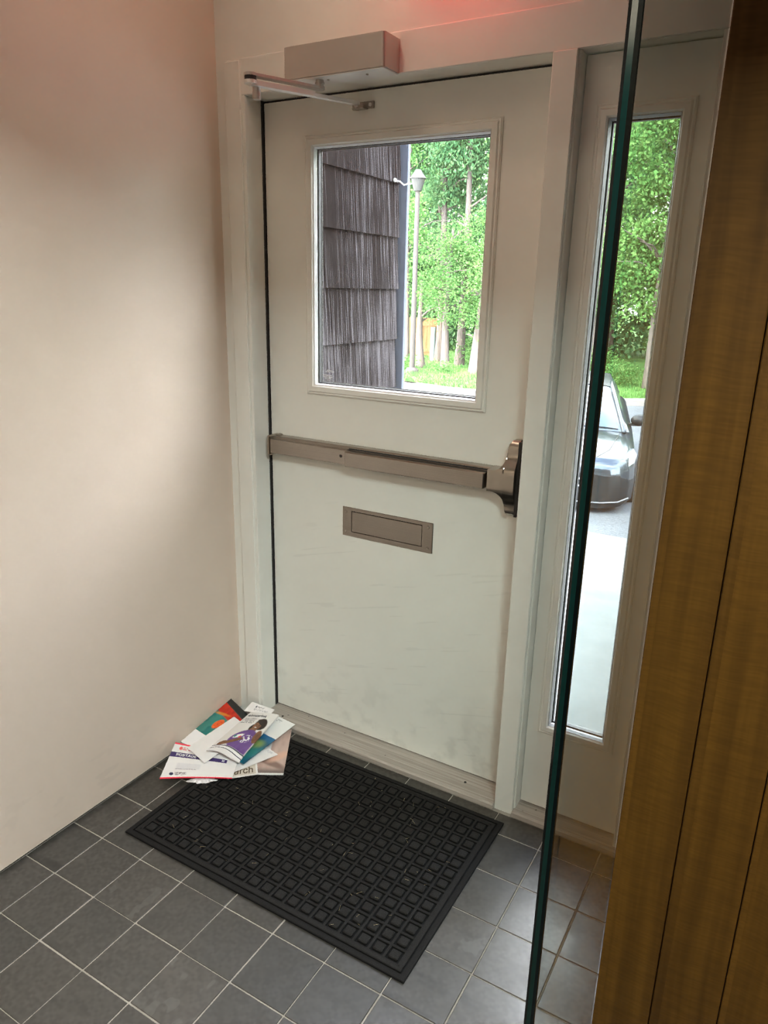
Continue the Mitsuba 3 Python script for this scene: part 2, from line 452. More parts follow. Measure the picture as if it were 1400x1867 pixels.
yf = -0.0835 + 0.021 * s + 0.016 * top ** 2
lc = trimesh.Trimesh(np.stack([x, YD + (yf - YD) * (h / 0.058), z], 1), lc.faces[:, ::-1])
lc.fix_normals()
lk = obj('latch_case', lc, STEEL2, bar, smooth=35, label='flared steel latch case at the lock side')
obj('case_side', box(0.8893, 0.8975, -0.066, YD, 0.908, 1.115), DARK, bar)
# letter plate
ms = obj('mail_slot', cut(box(0.305, 0.628, YD - 0.0035, YD + 0.001, 0.7345, 0.831, 0.0012), box(0.3385, 0.5925, -0.2, 0.2, 0.7505, 0.8205)), STEEL, D, label='brushed steel mail slot plate below the panic bar')
obj('slot_opening', box(0.3385, 0.5925, YD - 0.0008, YD + 0.0005, 0.7505, 0.8205), DARK, ms)
obj('flap', box(0.340, 0.5912, YD - 0.0032, YD - 0.0010, 0.7518, 0.8178, 0.0008), STEEL, ms)
for sx in (0.3172, 0.6125):
    for sz in (0.7495, 0.8165):
        obj('screw', cat(cyl((sx, YD - 0.0034, sz), (sx, YD - 0.0050, sz), 0.0050, 18, 0.0036), box(sx - 0.003, sx + 0.003, YD - 0.0053, YD - 0.0049, sz - 0.0005, sz + 0.0005)), STEEL2, ms)

# ------------------------------------------------------------------ side window
S = thing('window_1', 'narrow fixed side window right of the entrance door', 'window', kind='structure')
YS = -0.060
obj('panel', cut(box(0.9785, 1.2655, YS, -0.02, 0.024, 2.009), box(1.034, 1.205, -0.2, 0.2, 0.298, 1.884)), WH, S)
obj('jamb', box(1.2660, 1.2835, -0.104, 0.055, 0.0, 2.012, 0.0015), WH, S)
mp = [(0.0, YS - 0.004), (0.0, YS + 0.004), (0.029, YS + 0.001), (0.029, YS - 0.0035), (0.025, YS - 0.0065), (0.021, YS - 0.006), (0.017, YS - 0.0100), (0.0045, YS - 0.0100)]
obj('moulding', frame(1.0415, 1.198, 0.3055, 1.8765, mp), WH, S)
bp = [(0.0, YS + 0.006), (0.0, YS + 0.024), (0.006, YS + 0.024), (0.006, YS - 0.004), (0.0035, YS - 0.005)]
obj('glazing_bead', frame(1.0455, 1.194, 0.3095, 1.8725, [(0.0, YS + 0.004), (0.0, YS + 0.012), (0.006, YS + 0.012), (0.006, YS - 0.004), (0.0035, YS - 0.005)]), BEADG, S)
obj('outer_bead', frame(1.0425, 1.197, 0.3065, 1.8755, [(0.0, -0.034), (0.0, -0.019), (0.0085, -0.019), (0.0085, -0.034)]), EXTF, S)
obj('glass', trimesh.Trimesh([[1.042, -0.046, 0.306], [1.1975, -0.046, 0.306], [1.1975, -0.046, 1.876], [1.042, -0.046, 1.876]], [[0, 1, 2], [0, 2, 3]]), GLASS, S)
obj('spacer', frame(1.0485, 1.191, 0.3125, 1.8695, [(0.0, -0.045), (0.0, -0.034), (0.007, -0.034), (0.007, -0.045)]), DARK, S)
obj('gasket', box(0.9785, 1.2655, -0.045, -0.02, 0.0185, 0.024), DARK, S)

# ------------------------------------------------------------------ frameless glass panel
G = thing('glass_panel', 'frameless clear glass panel with a dark green polished edge', 'glass panel')
obj('sheet', trimesh.Trimesh([[1.366, -1.199, 0.004], [1.366, -0.711, 0.004], [1.366, -0.711, 2.049], [1.366, -1.199, 2.049]], [[0, 1, 2], [0, 2, 3]]), GLASS2, G)
e = 0.0034
for nm, pl, mt, lb in (('edge', [(1.3600 + e, -1.2), (1.372 - e, -1.2), (1.372 - e, -1.1925), (1.3600 + e, -1.1925)], GREEN, 'dark green polished edge of the glass'),
                       ('arris', [(1.3600 + e, -1.2), (1.3600 + e, -1.1925), (1.3600, -1.1925), (1.3600, -1.2 + e * 0.7)], GDARK, None), ('arris', [(1.372 - e, -1.1925), (1.372 - e, -1.2), (1.372, -1.2 + e * 0.7), (1.372, -1.1925)], GDARK, None)):
    m = prism(Polygon(pl), 2.045)
    m.apply_translation([0, 0, 0.004])
    obj(nm, m, mt, G, label=lb)

# ------------------------------------------------------------------ door closer
C = thing('door_closer', 'grey door closer above the door with a folded steel arm', 'door closer')
rr = 0.009
pts = [(xx, yy, zz) for xx in (0.2135, 0.5185) for yy in (-0.181,) for zz in (2.0135, 2.084)]
sec = sbox(0.2135 + rr, -0.181 + rr, 0.5185 - rr, -0.06).buffer(rr, quad_segs=6).intersection(sbox(0, -0.3, 1, -0.1065))
bd = prism(sec, 0.0745)
bd.apply_translation([0, 0, 2.0120])
obj('cover', bd, ALU, C, smooth=30)
obj('base_plate', box(0.216, 0.516, -0.1785, -0.1065, 2.0085, 2.0121, 0.001), ALU2, C)
for sx in (0.335, 0.452):
    obj('screw', cyl((sx, -0.150, 2.0086), (sx, -0.150, 2.0062), 0.0035, 14), STEEL2, C)
SH = np.array([0.309, -0.152])
EL = np.array([0.231, -0.333])
FT = np.array([0.362, -0.050])
obj('spindle', cat(cyl((*SH, 2.0090), (*SH, 1.9930), 0.0105, 28), cyl((*SH, 2.0035), (*SH, 2.0005), 0.0125, 28)), ALU, C, smooth=30)


def bararm(a, b, z0, z1, w, w2=None, ext=0.0):
    a, b = np.asarray(a, float), np.asarray(b, float)
    d = (b - a) / np.linalg.norm(b - a)
    nrm = np.array([-d[1], d[0]])
    w2 = w if w2 is None else w2
    a, b = a - d * ext, b + d * ext
    poly = unary_union([Polygon([a + nrm * w, b + nrm * w2, b - nrm * w2, a - nrm * w])])
    m = prism(poly, z1 - z0)
    m.apply_translation([0, 0, z0])
    return m


def disc(c, r, z0, z1):
    return cyl((c[0], c[1], z0), (c[0], c[1], z1), r, 28)


obj('main_arm', cat(bararm(EL, SH, 1.9865, 1.9930, 0.0125, 0.0115), disc(EL, 0.0160, 1.9865, 1.9930), disc(SH, 0.0135, 1.9865, 1.9935)), ALU, C)
obj('elbow_bushing', disc(EL, 0.0145, 1.9775, 1.9865), DARK, C)
mid = EL + (FT - EL) * 0.56
obj('forearm_sleeve', cat(bararm(EL, mid, 1.9665, 1.9775, 0.0105), disc(EL, 0.0155, 1.9700, 1.9775)), ALU2, C)
obj('forearm_rod', bararm(mid - (FT - EL) * 0.05, FT, 1.9660, 1.9745, 0.0078), ALU2, C)
obj('elbow_stud', cat(cyl((0.232, -0.312, 1.9700), (0.232, -0.312, 1.9390), 0.0098, 24), cyl((0.232, -0.312, 1.9560), (0.232, -0.312, 1.9420), 0.0108, 24)), ALU, C, smooth=30)
obj('door_bracket', cat(box(0.330, 0.399, -0.0300, YD, 1.9605, 1.9780, 0.001), box(0.342, 0.380, -0.052, -0.029, 1.9580, 1.9600, 0.0008)), STEEL, C)
obj('screw', cyl((0.388, -0.0300, 1.9695), (0.388, -0.0320, 1.9695), 0.0045, 16), ALU2, C)
obj('screw', cyl((0.343, -0.0300, 1.9690), (0.343, -0.0320, 1.9690), 0.0045, 16), ALU2, C)

# ------------------------------------------------------------------ lamps of the room


def lamp(name, label, mesh_body, mesh_face, rad):
    L = thing(name, label, 'ceiling light')
    obj('housing', mesh_body, WH, L)
    k = obj('diffuser', mesh_face, WHITE, L)
    scene[k]['emitter'] = {'type': 'area', 'radiance': {'type': 'rgb', 'value': list(rad)}}


def plate(x0, x1, y0, y1, z):
    return trimesh.Trimesh([[x0, y0, z], [x0, y1, z], [x1, y1, z], [x1, y0, z]], [[0, 1, 2], [0, 2, 3]])


for x0_, x1_, y0_, y1_, rad in ((1.80, 2.60, -2.40, -1.60, LAMP_COOL), (0.45, 1.65, -4.1, -3.5, LAMP_BACK)):
    fr = frame(x0_, x1_, y0_, y1_, [(0, 0), (0.02, 0), (0.02, 0.02), (0, 0.02)])
    v = fr.vertices.copy()
    fr = trimesh.Trimesh(np.stack([v[:, 0], v[:, 2], ZC - 0.022 + v[:, 1]], 1), fr.faces)
    fr.fix_normals()
    lamp('ceiling_panel', 'square white ceiling light panel near the timber wall' if x0_ > 1 else 'long warm ceiling light panel at the back of the room', fr, plate(x0_, x1_, y0_, y1_, ZC - 0.012), rad)
dk = trimesh.creation.cylinder(0.085, 0.004, sections=32)
face = trimesh.Trimesh(np.vstack([[[0.40, -1.03, ZC - 0.006]], [[0.40 + 0.085 * math.cos(-t), -0.40 + 0.085 * math.sin(-t), ZC - 0.006] for t in np.arange(32) * math.pi / 16]]), [[0, 1 + k, 1 + (k + 1) % 32] for k in range(32)])
lamp('downlight', 'small round warm downlight in the vestibule ceiling', cut(cyl((0.40, -1.03, ZC), (0.40, -1.03, ZC - 0.008), 0.105, 32), cyl((0.40, -1.03, ZC + 0.01), (0.40, -1.03, ZC - 0.01), 0.086, 32)), face, LAMP_WARM)
X = thing('exit_sign', 'red glowing exit sign hanging from the ceiling in front of the door', 'exit sign')
SX, SY = 0.70, -0.185
obj('housing', cat(box(SX - 0.15, SX + 0.15, SY - 0.025, SY + 0.025, 2.25, 2.44, 0.004), cyl((SX, SY, 2.44), (SX, SY, ZC), 0.02, 20)), WH, X)
for sgn, yy in ((-1, SY - 0.0255), (1, SY + 0.0255)):
    t = meshkit.text_mesh('EXIT', 0.12, 0.003, bold=True)
    b0, b1 = t.bounds
    t.apply_translation([-(b0[0] + b1[0]) / 2, 0, 0])
    v = t.vertices.copy()
    t = trimesh.Trimesh(np.stack([SX - sgn * v[:, 0], yy + sgn * v[:, 2], 2.285 + v[:, 1]], 1), t.faces)
    t.fix_normals()
    k = obj('lettering', t, WHITE, X)
    scene[k]['emitter'] = {'type': 'area', 'radiance': {'type': 'rgb', 'value': EXIT_RED}}
k = obj('lens', box(SX - 0.13, SX + 0.13, SY - 0.02, SY + 0.02, 2.247, 2.2499), WHITE, X)
scene[k]['emitter'] = {'type': 'area', 'radiance': {'type': 'rgb', 'value': EXIT_RED}}

# ------------------------------------------------------------------ door mat
MT = thing('door_mat', 'black rubber door mat with raised squares on the slate floor', 'door mat')
mx0, mx1, my0, my1 = 0.061, 0.968, -0.770, -0.163
obj('base', box(mx0, mx1, my0, my1, 0.0006, 0.0035, 0.0012), RUB, MT)
bw = 0.013
brd = []
for o, h, w in ((0.0, 0.0068, 0.0145), (0.0185, 0.0082, 0.010)):
    r = (mx0 + o + w, mx1 - o - w, my0 + o + w, my1 - o - w)
    f_ = frame(r[0], r[1], r[2], r[3], [(0, -h), (0, -0.004), (w, -0.004), (w, -(h - 0.0015)), (w - 0.002, -h)])
    v = f_.vertices.copy()
    f_ = trimesh.Trimesh(np.stack([v[:, 0], v[:, 2], -v[:, 1]], 1), f_.faces)
    f_.fix_normals()
    brd.append(f_)
obj('border', cat(brd), RUB, MT)
nx, ny = 20, 13
ix0, ix1, iy0, iy1 = mx0 + 0.031, mx1 - 0.031, my0 + 0.031, my1 - 0.031
px_, py_ = (ix1 - ix0) / nx, (iy1 - iy0) / ny
nub = box(-0.0125, 0.0125, -0.0125, 0.0125, 0.002, 0.0100, 0.0022)
nubd = mikit.ply(nub, RUB, False)
for i in range(nx):
    for j in range(ny):
        k = numbered(MT + '__raised_square')
        scene[k] = {**nubd, 'to_world': T().translate([ix0 + (i + 0.5) * px_, iy0 + (j + 0.5) * py_, 0.0])}
ribs = []
for i in range(nx + 1):
    ribs.append(box(ix0 + i * px_ - 0.0038, ix0 + i * px_ + 0.0038, iy0, iy1, 0.003, 0.0078, 0.0012))
for j in range(ny + 1):
    ribs.append(box(ix0, ix1, iy0 + j * py_ - 0.0038, iy0 + j * py_ + 0.0038, 0.003, 0.0075, 0.0012))
obj('ribs', cat(ribs), RUB, MT)
bits = []
for k in range(75):
    bx, by = rnd.uniform(mx0 + 0.04, mx1 - 0.04), rnd.uniform(my0 + 0.04, my1 - 0.03)
    if bx < 0.32 and by > -0.46:
        continue
    a, L = rnd.uniform(0, 6.28), rnd.uniform(0.002, 0.009)
    c, s_ = math.cos(a) * L, math.sin(a) * L
    bits.append(tube([(bx - c, by - s_, 0.0104), (bx, by, 0.0104 + L * 0.08), (bx + c, by + s_, 0.0106)], 0.00028, 4))
labels['grass_litter'] = {'label': 'bits of dry grass scattered on the black door mat', 'category': 'grass', 'kind': 'stuff'}
scene['grass_litter'] = mikit.ply(cat(bits), STRAW)

# ------------------------------------------------------------------ the mail


def sheet(c, th=0.0012, bulge=0.0, curl=0.0, n=18):
    """curved slab from corners (top-left, top-right, bottom-right, bottom-left), uv u to the right and v upwards; returns mesh, uv and the surface function."""
    tl, tr, br, bl = (np.asarray(p, float) for p in c)

    def at(u, v, up=0.0):
        u, v = np.asarray(u, float)[..., None], np.asarray(v, float)[..., None]
        p = tl * (1 - u) * v + tr * u * v + br * u * (1 - v) + bl * (1 - u) * (1 - v)
        lift = bulge * 4 * u * (1 - u) * (0.35 + 0.65 * (1 - v)) + curl * np.clip(0.25 - v, 0, 1) ** 2 * 16 * np.sin(u * math.pi * 1.6 + 0.4)
        p = p.copy()
        p[..., 2] += lift[..., 0] + up
        return p
    u, v = np.meshgrid(np.linspace(0, 1, n), np.linspace(0, 1, n), indexing='ij')
    topv, botv = at(u, v).reshape(-1, 3), at(u, v, -th).reshape(-1, 3)
    uv = np.stack([u.ravel(), v.ravel()], 1)
    f = []
    for i in range(n - 1):
        for j in range(n - 1):
            a, b, d, e_ = i * n + j, (i + 1) * n + j, (i + 1) * n + j + 1, i * n + j + 1
            f += [[a, b, d], [a, d, e_], [n * n + a, n * n + d, n * n + b], [n * n + a, n * n + e_, n * n + d]]
    loop = [i * n for i in range(n)] + [(n - 1) * n + j for j in range(1, n)] + [i * n + n - 1 for i in range(n - 2, -1, -1)] + [j for j in range(n - 2, 0, -1)]
    sv, suv = np.vstack([topv[loop], botv[loop]]), np.vstack([uv[loop]] * 2)
    o = 2 * n * n
    q = len(loop)
    for k in range(q):
        a, b = o + k, o + (k + 1) % q
        f += [[a, a + q, b + q], [a, b + q, b]]
    m = trimesh.Trimesh(np.vstack([topv, botv, sv]), f, process=False)
    return m, np.vstack([uv, uv, suv]), at


def mail(name, label, cat_, c, fn, th=0.0012, bulge=0.0, curl=0.0, rough=0.4):
    k = thing(name, label, cat_)
    m, uv, at = sheet(c, th, bulge, curl)
    mat = M('print_' + k, two(P(proc(fn), rough)))
    scene[k + '__paper'] = mikit.ply(m, mat, True, uv=uv)
    return k, at


def lettering(parent, at, text, u0, v0, hgt, wid, mat, rot=0.0, bold=False, asp=1.0):
    """letters laid on a sheet: hgt and wid in sheet units (v and u), starting at u0, v0."""
    t = meshkit.text_mesh(text, 1.0, 0.1, bold)
    v = t.vertices.copy()
    L = v[:, 0].max()
    x, y = v[:, 0] / L * wid, v[:, 1] * hgt
    c, s_ = math.cos(rot), math.sin(rot)
    q = at(u0 + x * c - y * s_, v0 + x * s_ + y * c, 0.0003 + 0 * x)
    q[:, 2] += v[:, 2] / 0.1 * 0.0003
    obj('lettering', trimesh.Trimesh(q, t.faces), mat, parent)


INK = M('ink', two(P((0.03, 0.03, 0.05), 0.5)))
INKW = M('ink_white', two(P((0.85, 0.85, 0.85), 0.5)))
INKG = M('ink_grey', two(P((0.25, 0.25, 0.28), 0.5)))
INKR = M('ink_red', two(P((0.70, 0.05, 0.07), 0.5)))
INKB = M('ink_brown', two(P((0.12, 0.09, 0.06), 0.5)))
PAPER = (0.80, 0.79, 0.79)


def rect(uv, u0, u1, v0, v1, s=0.004):
    return smoothstep(u0 - s, u0 + s, uv.x) * smoothstep(u1 + s, u1 - s, uv.x) * smoothstep(v0 - s, v0 + s, uv.y) * smoothstep(v1 + s, v1 - s, uv.y)


def ell(uv, cu, cv, ru, rv, a=0.0, s=0.12):
    x, y = uv.x - cu, uv.y - cv
    c, s_ = math.cos(a), math.sin(a)
    d = dr.sqrt(dr.square((x * c + y * s_) / ru) + dr.square((-x * s_ + y * c) / rv))
    return smoothstep(1 + s, 1 - s, d)


def over(c, col, m):
    return c * (1 - m) + (col if isinstance(col, mi.Color3f) else mi.Color3f(col)) * m


def f_lines(uv, u0, u1, v0, v1, n, dens=26):
    row = (uv.y - v0) / (v1 - v0) * n
    on = smoothstep(0.35, 0.45, row - dr.floor(row)) * rect(uv, u0, u1, v0, v1)
    return on * smoothstep(0.25, 0.4, noise(uv.x * dens, dr.floor(row) * 7.3))


def f_mag(p, n, uv):
    c = mi.Color3f(PAPER)
    teal = mix((0.015, 0.16, 0.15), (0.006, 0.03, 0.035), smoothstep(0.35, 0.0, uv.x) * smoothstep(0.75, 0.30, uv.y))
    teal = mix(teal, (0.06, 0.27, 0.22), smoothstep(0.35, 0.7, fbm(uv.x * 6, uv.y * 6, 2.0, 3)) * 0.6)
    c = over(c, teal, smoothstep(0.275, 0.28, uv.y))
    red = mix((0.30, 0.006, 0.004), (0.62, 0.035, 0.012), fbm(uv.x * 14, uv.y * 9, 1.0, 3))
    c = over(c, red, smoothstep(0.70, 0.74, uv.y + 0.06 * uv.x) * smoothstep(0.93, 0.90, uv.y + 0.06 * uv.x))
    c = over(c, (0.70, 0.25, 0.03), ell(uv, 0.22, 0.72, 0.22, 0.025, 0.2, 0.5) * 0.8)
    spot = ell(uv, 0.40, 0.545, 0.13, 0.10, 0.6, 0.12)
    c = over(c, mix((0.60, 0.02, 0.008), (0.85, 0.20, 0.04), noise(uv.x * 60, uv.y * 60)), spot)
    c = over(c, (0.013, 0.016, 0.016), smoothstep(0.90, 0.915, uv.y + 0.05 * uv.x))
    return c


def f_mailer(p, n, uv):
    c = mi.Color3f(PAPER) * (0.95 + 0.05 * fbm(uv.x * 8, uv.y * 8, 1.0, 3))
    c = over(c, (0.80, 0.05, 0.09), smoothstep(0.035, 0.02, uv.y))
    c = over(c, (0.80, 0.05, 0.09), rect(uv, 0.0, 0.42, 0.955, 1.0))
    c = over(c, (0.045, 0.03, 0.12), rect(uv, 0.0, 0.85, 0.60, 0.735))
    c = over(c, (0.56, 0.56, 0.60), rect(uv, 0.16, 0.50, 0.27, 0.44, 0.02) * (0.25 + 0.5 * fbm(uv.x * 12, uv.y * 5, 3.0, 3)))
    c = over(c, (0.18, 0.17, 0.22), rect(uv, 0.16, 0.46, 0.255, 0.268, 0.004))
    c = over(c, (0.12, 0.10, 0.13), f_lines(uv, 0.175, 0.345, 0.075, 0.165, 4, 60))
    c = over(c, (0.02, 0.02, 0.06), ell(uv, 0.135, 0.12, 0.03, 0.04, 0.3, 0.15))
    c = over(c, (0.75, 0.15, 0.15), ell(uv, 0.12, 0.86, 0.025, 0.05, 0.0, 0.2))
    c = over(c, (0.60, 0.20, 0.20), f_lines(uv, 0.155, 0.31, 0.80, 0.90, 2, 50))
    return c


def f_env(p, n, uv):
    c = mi.Color3f(PAPER) * (0.96 + 0.04 * fbm(uv.x * 5, uv.y * 9, 1.0, 3))
    c = over(c, (0.50, 0.51, 0.55), f_lines(uv, 0.60, 0.85, 0.88, 0.96, 3, 30))
    c = over(c, (0.66, 0.66, 0.68), rect(uv, 0.0, 1.0, 0.0, 0.008) * 0.5)
    return c


def f_env_back(p, n, uv):
    c = mi.Color3f(PAPER)
    c = over(c, (0.10, 0.10, 0.13), ell(uv, 0.30, 0.68, 0.035, 0.11, 0.0, 0.2))
    c = over(c, (0.12, 0.12, 0.14), f_lines(uv, 0.36, 0.62, 0.58, 0.76, 2, 30))
    c = over(c, (0.32, 0.32, 0.34), f_lines(uv, 0.28, 0.85, 0.24, 0.46, 2, 40))
    return c


def f_catalog(p, n, uv):
    c = mi.Color3f(0.74, 0.725, 0.71) * (0.94 + 0.08 * uv.x)
    # text block under the masthead
    c = over(c, (0.30, 0.30, 0.31), f_lines(uv, 0.05, 0.46, 0.70, 0.84, 4, 24))
    # arms, then jersey, head and hair of the smiling person
    skin = mix((0.12, 0.052, 0.026), (0.23, 0.11, 0.06), fbm(uv.x * 12, uv.y * 14, 4.0, 3))
    jersey = mix((0.105, 0.045, 0.20), (0.17, 0.085, 0.30), fbm(uv.x * 9, uv.y * 9, 2.0, 3))
    hair = mi.Color3f(0.022, 0.012, 0.009)
    c = over(c, hair, ell(uv, 0.74, 0.725, 0.185, 0.125, -0.25, 0.10))
    c = over(c, hair, ell(uv, 0.60, 0.63, 0.10, 0.085, 0.35, 0.15))
    c = over(c, skin, ell(uv, 0.66, 0.575, 0.10, 0.075, 0.1, 0.1))
    c = over(c, jersey, ell(uv, 0.58, 0.37, 0.34, 0.19, 0.25, 0.08))
    c = over(c, jersey, rect(uv, 0.38, 0.99, 0.0, 0.36, 0.02))
    c = over(c, skin, ell(uv, 0.93, 0.47, 0.09, 0.14, 0.35, 0.12))
    c = over(c, skin, ell(uv, 0.675, 0.680, 0.120, 0.088, -0.15, 0.08))
    c = over(c, hair, ell(uv, 0.70, 0.765, 0.150, 0.040, -0.35, 0.12))
    c = over(c, (0.02, 0.01, 0.008), dr.clip(ell(uv, 0.630, 0.700, 0.020, 0.008, 0.0, 0.3) + ell(uv, 0.720, 0.697, 0.020, 0.008, 0.0, 0.3), 0, 1))
    c = over(c, (0.10, 0.04, 0.022), ell(uv, 0.672, 0.672, 0.020, 0.012, 0.0, 0.3) * 0.7)
    c = over(c, (0.74, 0.70, 0.67), ell(uv, 0.668, 0.641, 0.038, 0.008, 0.0, 0.3))
    # ball and white emblem on the jersey, forearm in front
    c = over(c, (0.72, 0.70, 0.74), ell(uv, 0.70, 0.37, 0.14, 0.085, 0.3, 0.15) * smoothstep(0.42, 0.52, noise(uv.x * 34, uv.y * 40)))
    c = over(c, skin, ell(uv, 0.40, 0.27, 0.26, 0.040, 0.42, 0.12))
    c = over(c, skin, ell(uv, 0.19, 0.20, 0.11, 0.055, 0.35, 0.12))
    c = over(c, (0.82, 0.82, 0.82), ell(uv, 0.44, 0.40, 0.13, 0.040, 0.35, 0.2))
    c = over(c, (0.70, 0.10, 0.10), ell(uv, 0.50, 0.385, 0.035, 0.026, 0.35, 0.3))
    c = over(c, (0.05, 0.28, 0.25), ell(uv, 0.36, 0.385, 0.035, 0.026, 0.35, 0.3))
    # striped foot of the page
    low = smoothstep(0.135, 0.125, uv.y - 0.03 * dr.sin(uv.x * 4))
    c = over(c, (0.78, 0.78, 0.79), low)
    c = over(c, (0.05, 0.055, 0.09), smoothstep(0.012, 0.006, dr.abs(uv.y - 0.118 - 0.03 * dr.sin(uv.x * 4))))
    c = over(c, (0.05, 0.055, 0.09), smoothstep(0.008, 0.004, dr.abs(uv.y - 0.060 - 0.03 * dr.sin(uv.x * 4))))
    return c


def f_brochure(p, n, uv):
    c = mi.Color3f(0.78, 0.79, 0.79)
    c = over(c, (0.35, 0.36, 0.37), f_lines(uv, 0.40, 0.60, 0.90, 0.955, 2, 40))
    blue = mix((0.01, 0.05, 0.11), (0.01, 0.17, 0.22), fbm(uv.x * 7, uv.y * 9, 2.0, 3))
    blue = mix(blue, (0.02, 0.13, 0.30), smoothstep(0.42, 0.60, uv.y))
    c = over(c, blue, smoothstep(0.60, 0.595, uv.y))
    c = over(c, (0.30, 0.42, 0.10), ell(uv, 0.62, 0.36, 0.26, 0.10, 0.2, 0.5) * 0.8)
    c = over(c, (0.04, 0.25, 0.20), ell(uv, 0.72, 0.20, 0.25, 0.13, 0.2, 0.6) * 0.7)
    return c


def f_beige(p, n, uv):
    c = mi.Color3f(0.62, 0.57, 0.50)
    b = smoothstep(0.07, 0.06, uv.y) + smoothstep(0.93, 0.94, uv.x)
    c = over(c, (0.80, 0.79, 0.77), dr.clip(b, 0, 1))
    return c


def f_photo(p, n, uv):
    c = mix((0.40, 0.27, 0.23), (0.62, 0.47, 0.42), fbm(uv.x * 5, uv.y * 3, 2.0, 3))
    c = over(c, (0.15, 0.085, 0.07), ell(uv, 0.45, 0.26, 0.6, 0.07, -0.25, 0.4) * 0.8)
    c = over(c, (0.70, 0.45, 0.35), ell(uv, 0.75, 0.38, 0.35, 0.08, 0.25, 0.6))
    c = over(c, (0.17, 0.13, 0.12), smoothstep(0.17, 0.05, uv.y))
    c = over(c, (0.72, 0.70, 0.70), smoothstep(0.45, 0.40, uv.x) * smoothstep(0.45, 0.55, uv.y))
    c = over(c, (0.78, 0.78, 0.79), smoothstep(0.035, 0.02, uv.y))
    return c


k, at = mail('photo_magazine', 'magazine with a pinkish photo cover in clear wrap, rightmost in the mail pile', 'magazine', [(0.075, -0.180, 0.0125), (0.159, -0.123, 0.0125), (0.289, -0.337, 0.0125), (0.205, -0.387, 0.0125)], f_photo, 0.003, rough=0.15)
k, at = mail('beige_magazine', 'beige magazine with large brown letters, mostly covered, at the front of the mail pile', 'magazine', [(0.115, -0.390, 0.0165), (0.182, -0.338, 0.0165), (0.2225, -0.381, 0.0165), (0.156, -0.450, 0.0165)], f_beige, 0.003)
lettering(k, at, 'arch', 0.18, 0.20, 0.46, 0.66, INKB, bold=True)
k, at = mail('plain_envelope', 'plain white envelope under the teal brochure, near the front right of the mail pile', 'envelope', [(0.116, -0.249, 0.022), (0.218, -0.2745, 0.022), (0.152, -0.430, 0.021), (0.05, -0.405, 0.021)], f_env, 0.001)
k, at = mail('teal_brochure', 'white and blue-green brochure beside the folded catalogue in the mail pile', 'brochure', [(0.050, -0.107, 0.034), (0.169, -0.1165, 0.032), (0.163, -0.381, 0.0305), (0.052, -0.372, 0.034)], f_brochure, 0.002)
k, at = mail('red_teal_magazine', 'magazine with a red and teal cover leaning against the left wall', 'magazine', [(-0.0875, -0.157, 0.071), (0.020, -0.168, 0.030), (0.012, -0.398, 0.020), (-0.0875, -0.406, 0.036)], f_mag, 0.003, rough=0.22)
k, at = mail('logo_envelope', 'white envelope with grey logo and text, rearmost of the mail pile beside the casing', 'envelope', [(-0.015, -0.127, 0.066), (0.079, -0.116, 0.060), (0.078, -0.147, 0.052), (-0.0165, -0.170, 0.052)], f_env_back, 0.001)
k, at = mail('postage_mailer', 'white mailer with red edges and a dark postage band, foremost in the mail pile', 'mailer', [(-0.084, -0.432, 0.050), (0.126, -0.358, 0.030), (0.173, -0.447, 0.022), (-0.0165, -0.567, 0.022)], f_mailer, 0.0022, 0.003)
lettering(k, at, 'POSTAGE', 0.085, 0.632, 0.074, 0.31, INKW, bold=True)
lettering(k, at, 'R', 0.77, 0.632, 0.074, 0.045, INKW, bold=True)
k, at = mail('long_envelope', 'long blank white envelope lying across the postage mailer', 'envelope', [(-0.021, -0.217, 0.052), (0.083, -0.247, 0.050), (0.066, -0.455, 0.041), (-0.027, -0.437, 0.052)], f_env, 0.001, 0.002)
k, at = mail('folded_catalogue', 'folded catalogue showing a smiling person in a purple jersey, on top of the mail pile', 'catalogue', [(0.0157, -0.174, 0.058), (0.1077, -0.129, 0.056), (0.158, -0.396, 0.050), (0.0415, -0.419, 0.056)], f_catalog, 0.004, 0.010, 0.006)
lettering(k, at, '4imprint', 0.05, 0.885, 0.050, 0.64, INK, bold=True)
# crumpled clear-white wrap under the mailer
cr = trimesh.creation.icosphere(3, 1.0)
v = cr.vertices * np.array([0.042, 0.013, 0.006])
v[:, 2] = np.abs(v[:, 2]) * (0.4 + 1.6 * meshkit.noise(v * 120, 3)) + 0.0002
a = 0.62
v[:, :2] *= (0.7 + 0.6 * meshkit.noise(v * np.array([90, 90, 0]), 8))[:, None]
v = np.stack([0.090 + v[:, 0] * math.cos(a) - v[:, 1] * math.sin(a), -0.4945 + v[:, 0] * math.sin(a) + v[:, 1] * math.cos(a), 0.0090 + v[:, 2]], 1)
labels['paper_wrapper'] = {'label': 'crumpled white wrapper sticking out under the postage mailer', 'category': 'wrapper'}
scene['paper_wrapper'] = mikit.ply(trimesh.Trimesh(v, cr.faces), M('wrap', two(P((0.72, 0.72, 0.73), 0.3))), False)

